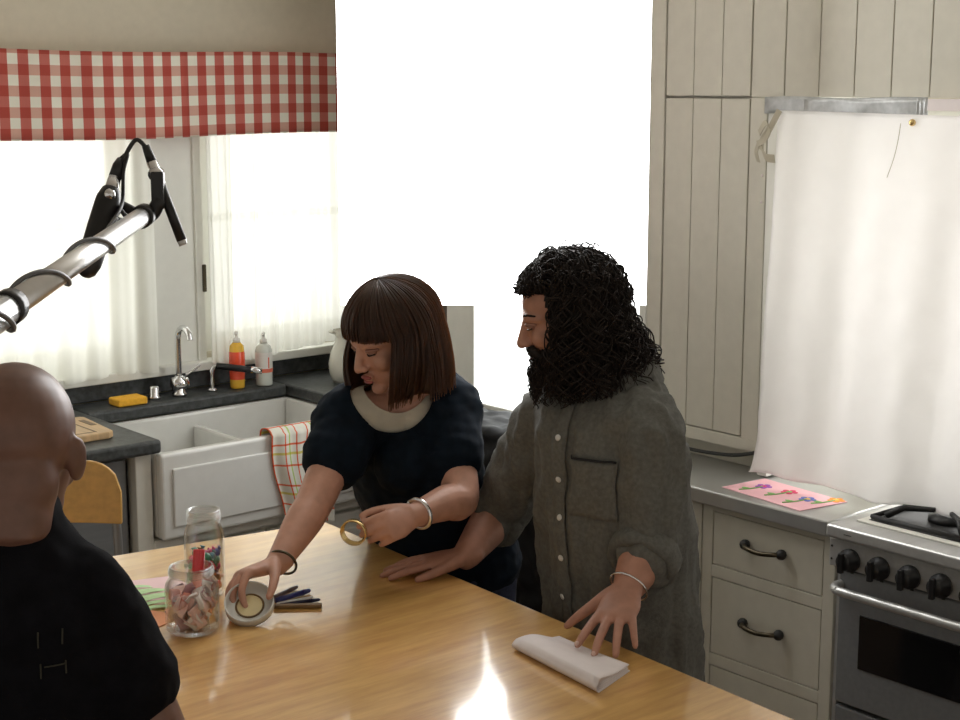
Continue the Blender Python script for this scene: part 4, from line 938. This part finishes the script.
def cuff(Wq, E_, t0, r_):
    c = E_.lerp(Wq, t0); ax = (Wq-E_).normalized(); q = MB()
    q.lathe([(r_-.012, -.022), (r_, -.024), (r_+.008, -.015), (r_+.008, .015), (r_, .024), (r_-.012, .022)], c, 32, ax.to_track_quat('Z', 'Y').to_matrix())
    me_ = q.mesh('cuff'); wrinkle(me_, lambda p, n: .006*fnoise(p, 30)); link('cuff', me_, 'grey_shirt', sh, smooth=True, thick=.004)
cuff(LW, LE, .30, .060); cuff(RW, RE, .22, .056)
# collar
q = MB()
def collar(u, v):
    a = R(205)+R(310)*u-R(0); r_ = .074+.020*v; 
    return (nb.x+.005+r_*math.cos(a), nb.y+r_*1.05*math.sin(a), nb.z+.035-.045*v+.02*math.cos(a)*1.0-.01*(abs(u-.5)*2)**6*v)
q.grid(collar, 40, 5).build('collar', 'grey_shirt', sh, smooth=True, thick=.004)
t_ = MB(); t_.limb([hipm+V((0, 0, .06)), hipm+V((0, 0, -.03)), hipm+V((0, 0, -.1))], [(.145, .10), (.160, .112), (.155, .11)], 24, side)
for y_, kn, an in ((.09, (2.18, 2.15, .47), (2.22, 2.16, .10)), (-.09, (2.16, 1.98, .47), (2.18, 1.97, .10))): t_.limb([hipm+V((0, y_*.8, -.04)), kn, an], [.082, .078, .072], 18)
me = fuse(t_, .01, 3, 'trousers'); wrinkle(me, lambda p, n: .006*fnoise(p, 14)); link('trousers', me, 'dark_trouser', mn, smooth=True)
for an, td in (((2.22, 2.16, .07), (-1, .2, 0)), ((2.18, 1.97, .07), (-1, -.1, 0))):
    an = V(an); td = V(td).normalized(); s_ = MB(); s_.limb([an-td*.05-V((0, 0, .033)), an+td*.06-V((0, 0, .034)), an+td*.19-V((0, 0, .043))], [(.045, .036), (.054, .035), (.044, .026)], 16, td.cross(V((0, 0, 1)))); s_.build('shoe', 'shoe', mn, smooth=True)
ring(mn, 'bracelet', 'chrome', LW-V((-.80, -.42, -.30)).normalized()*.004, (LE-LW), .038, .031, .0022)
# curly hair and beard
rnd = random.Random(21)
C0 = (-.016, 0, .028)
def curl(q, amp, turns, r, mb, ph0=None, taper=.5):
    P_ = curve_pts(q, 7); n = len(P_); ph0 = rnd.uniform(0, 6.28) if ph0 is None else ph0; out = []; prev = V((1, 0, 0)); turns *= rnd.choice((-1, 1))
    for k, p in enumerate(P_):
        t = k/(n-1); tg = (P_[min(k+1, n-1)]-P_[max(k-1, 0)]).normalized(); u = prev-tg*prev.dot(tg)
        u = u.normalized() if u.length > 1e-4 else tg.orthogonal().normalized(); prev = u; w = tg.cross(u)
        a = ph0+turns*2*PI*t; s_ = amp*min(1, .2+t*1.3); out.append(p+u*math.cos(a)*s_+w*math.sin(a)*s_)
    mb.loft(out, [r*(1-taper*k/(n-1)) for k in range(n)], 4, None, False)
def man_path(ph, jit):
    ap = abs(ph); front = ap < R(70); rad = (.107+jit, .094+jit, .097+jit); pts = []
    if front:
        thm = R(rnd.uniform(48, 64))
        for k in range(5): pts.append(hull(MH, C0, rad, R(rnd.uniform(2, 8))+(thm-R(8))*k/4, ph))
        pts.append(pts[-1]+MH.to_3x3() @ V((.010, 0, -.004))); return pts, .05
    th0 = R(rnd.uniform(2, 65)); thm = R(84)
    for k in range(5): pts.append(hull(MH, C0, rad, th0+(thm-th0)*k/4, ph))
    p = pts[-1].copy(); o_ = p-(MH @ V(C0)); o_.z = 0; o_.normalize(); back = max(0, -math.cos(ph))
    zend = 1.362-.036*(1-back)+rnd.uniform(-.03, .03); L = max(.03, p.z-zend)
    for k in range(1, 5): t = k/4; pts.append(p+V((0, 0, -L*t))+o_*((.006+.004*back)*t+.062*back*t*t))
    return pts, L
hv = MB(); loc = MB()
loc.ell((-.018, 0, .034), (.104, .089, .094), n=24)
loc.limb([(-.06, 0, .03), (-.085, 0, -.05), (-.10, 0, -.12)], [(.08, .045), (.078, .042), (.065, .03)], 16, (0, 1, 0))
for s_ in (-1, 1): loc.limb([(-.03, s_*.07, .02), (-.03, s_*.072, -.06), (-.035, s_*.065, -.12)], [.035, .035, .025], 12)
put(hv, loc, MH); me = fuse(hv, .006, 2, 'hair_base')
iMH = MH.inverted()
cut(me, lambda p: (iMH @ p).x > .038 and (iMH @ p).z < .062)
wrinkle(me, lambda p, n: .006*fnoise(p, 40)); link('hair_base', me, 'hair_m', mn, smooth=True)
st = MB()
for i in range(1700):
    ph = rnd.uniform(-PI, PI); q, L = man_path(ph, rnd.uniform(-.004, .010)); front = abs(ph) < R(70)
    curl(q, rnd.uniform(.003, .007) if front else rnd.uniform(.003, .017), rnd.uniform(2, 3) if front else rnd.uniform(1.5, 6), rnd.uniform(.0011, .0021), st)
for i in range(220):    # loose ringlets over the surface
    ph = rnd.choice((-1, 1))*R(rnd.uniform(65, 180)); q, L = man_path(ph, rnd.uniform(.006, .018)); curl(q[-rnd.randint(5, 8):], rnd.uniform(.010, .017), rnd.uniform(3, 5.5), rnd.uniform(.0016, .0024), st, None, .3)
for i in range(170):    # frizz along the outside
    ph = PI+R(rnd.uniform(-105, 105)); th = R(rnd.uniform(15, 100)); p = hull(MH, C0, (.112, .099, .102), th, ph); o_ = (p-(MH @ V(C0))).normalized(); L = rnd.uniform(.03, .055)
    dn = (V((0, 0, -1))-o_*V((0, 0, -1)).dot(o_)); dn = dn.normalized() if dn.length > .1 else V((.7, -.6, 0))
    curl([p, p+o_*.006+dn*L*.4, p+o_*rnd.uniform(.008, .02)+dn*L], rnd.uniform(.005, .010), rnd.uniform(1.2, 2.6), rnd.uniform(.0013, .002), st, None, .3)
st.build('hair', 'hair_m', mn, smooth=True)
bd_ = MB(); loc = MB()
loc.ell((.046, 0, -.088), (.046, .054, .044), n=20); loc.ell((.068, 0, -.110), (.030, .036, .034), n=16)
for s_ in (-1, 1): loc.limb([(-.005, s_*.068, -.03), (.02, s_*.060, -.075), (.055, s_*.040, -.09)], [.018, .022, .026], 12); loc.limb([(.099, s_*.004, -.050), (.086, s_*.026, -.056), (.072, s_*.038, -.072)], [.008, .009, .008], 10)
put(bd_, loc, MH); me = fuse(bd_, .004, 2, 'beard_base'); wrinkle(me, lambda p, n: .005*fnoise(p, 55)); link('beard_base', me, 'hair_m', mn, smooth=True)
st = MB()
for i in range(420):
    a = rnd.uniform(-1, 1); x = .088*math.cos(a*1.5)+.004; y = .062*math.sin(a*1.5); z = rnd.uniform(-.115, -.062)+.02*abs(a)
    p = MH @ V((x*.92, y, z)); o_ = MH.to_3x3() @ V((x*.5+.02, y*.7, -.01)); o_.normalize(); L = rnd.uniform(.03, .065)
    curl([p, p+o_*.012-V((0, 0, L*.4)), p+o_*.016-V((0, 0, L))], rnd.uniform(.003, .007), rnd.uniform(1.5, 3.5), rnd.uniform(.0014, .0024), st)
for i in range(60):
    s_ = rnd.choice((-1, 1)); p = MH @ V((.102, s_*rnd.uniform(0, .02), -.048)); e = MH @ V((.098-.02*rnd.random(), s_*rnd.uniform(.02, .042), -.075)); curl([p, p.lerp(e, .5)+V((0, 0, .002)), e], .0025, 1.5, .0015, st)
st.build('beard', 'hair_m', mn, smooth=True)

# ------------------------------------------------------------------ bald person in the foreground, on a stool
bp_ = thing('person', (.84, 1.90, 0), 'person with a shaved head in a black tee seen from behind at the left edge', 'person', 'people around the table')
BH = frame((.850, 1.965, 1.408), (.64, .755, -.16), 1.05)
nb = V((.820, 1.946, 1.320)); side = V((.759, -.651, 0)); bf = V((.651, .759, 0))
b = MB(); head(b, BH, ear_z=-.010)
q = MB(); q.ell((-.045, 0, -.035), (.060, .066, .07), n=20); put(b, q, BH)
b.limb([BH @ V((-.03, 0, -.03)), BH @ V((-.05, 0, -.09)), nb, nb+V((0, 0, -.06))], [.062, .060, .068, .09], 18)
cb_ = nb-V((0, 0, .13))
b.limb([nb+V((0, 0, -.04)), cb_, cb_-V((0, 0, .2)), cb_-V((0, 0, .38)), cb_-V((0, 0, .45))], [(.085, .065), (.13, .095), (.14, .11), (.16, .12), (.16, .11)], 24, side)
RS = nb+side*.100-V((0, 0, .105)); RE = V((.975, 1.840, .985)); RW = V((.95, 2.05, .84)); LS = nb-side*.15-V((0, 0, .095)); LE = V((.64, 2.14, .98)); LW = V((.84, 2.30, .86))
for S_, E_, W_ in ((RS, RE, RW), (LS, LE, LW)): b.limb([S_-V((0, 0, .02)), S_.lerp(E_, .5), E_, E_.lerp(W_, .4), W_], [.050, .052, .048, .046, .030], 18)
hand(b, RW, (.3, .9, -.2), (0, 0, 1), True, [(.1, .2, .2)]*4, sc=1.0); hand(b, LW, (.65, .7, -.3), (0, 0, 1), False, [(.3, .4, .3)]*4, sc=1.0)
hb2 = cb_-V((0, 0, .42))
for s_ in (-1, 1): leg(b, hb2+side*.09*s_, hb2+side*.13*s_+bf*.16-V((0, 0, .10)), hb2+side*.13*s_+bf*.10-V((0, 0, .56)), bf)
link('body', fuse(b, .004, 14, 'bald_body'), 'skin_b', bp_, smooth=True)
face_parts(bp_, BH)
t_ = MB()
t_.limb([nb+V((0, 0, .0)), nb+V((0, 0, -.05)), cb_, cb_-V((0, 0, .2)), cb_-V((0, 0, .40))], [(.078, .078), (.115, .095), (.16, .125), (.165, .13), (.18, .14)], 28, side)
t_.limb([nb-V((0, 0, .055)), RS, RS.lerp(RE, .35), RS.lerp(RE, .56)], [.060, .066, .071, .077], 20); t_.limb([nb-V((0, 0, .055)), LS, LS.lerp(LE, .35), LS.lerp(LE, .75)], [.07, .078, .078, .080], 20)
me = fuse(t_, .007, 3, 'tee'); wrinkle(me, lambda p, n: .006*fnoise((p.x, p.y, p.z*.6), 16)+.003*fnoise(p, 40))
ts = link('tee_shirt', me, 'black_tee', bp_, smooth=True)
tree = BVHTree.FromPolygons([v.co for v in me.vertices], [tuple(p.vertices) for p in me.polygons])
mat('stitch', (.030, .028, .018), .8, var=.1)
def stitch(pts):
    o_ = [];
    for u, z in pts:
        src = nb+side*u-bf*.6; h = tree.ray_cast(V((src.x, src.y, z)), bf)
        if h[0]: o_.append(h[0]+h[1]*.002)
    if len(o_) > 1: MB().loft(o_, [.0012]*len(o_), 6).build('stitching', 'stitch', ts)
for pts in ([(0.070, 1.203), (0.070, 1.183)], [(0.097, 1.203), (0.097, 1.183)], [(0.075, 1.155), (0.100, 1.157)], [(0.071, 1.160), (0.071, 1.140)], [(0.100, 1.161), (0.100, 1.143)]): stitch([(pts[0][0]+(pts[1][0]-pts[0][0])*k/5, pts[0][1]+(pts[1][1]-pts[0][1])*k/5) for k in range(6)])
t_ = MB(); t_.limb([hb2+V((0, 0, .06)), hb2-V((0, 0, .04))], [(.18, .125), (.18, .14)], 22, side)
for s_ in (-1, 1): t_.limb([hb2+side*.09*s_, hb2+side*.13*s_+bf*.16-V((0, 0, .10)), hb2+side*.13*s_+bf*.10-V((0, 0, .52))], [.10, .08, .065], 16)
me = fuse(t_, .011, 3, 'trousers'); link('trousers', me, 'dark_trouser', bp_, smooth=True)
sl = thing('bar_stool', (hb2.x, hb2.y, 0), 'dark bar stool under the person with the shaved head', 'stool')
MB().lathe([(0, 0), (.15, 0), (.16, .01), (.16, .03), (.15, .035), (0, .035)], (hb2.x, hb2.y, hb2.z-.215), 28).build('seat', 'wood_brown', sl, smooth=True)
for k in range(4):
    a = PI/4+k*PI/2; MB().loft([(hb2.x+.2*math.cos(a), hb2.y+.2*math.sin(a), 0), (hb2.x+.11*math.cos(a), hb2.y+.11*math.sin(a), hb2.z-.215)], [.014]*2, 10).build('leg', 'wood_brown', sl, smooth=True)
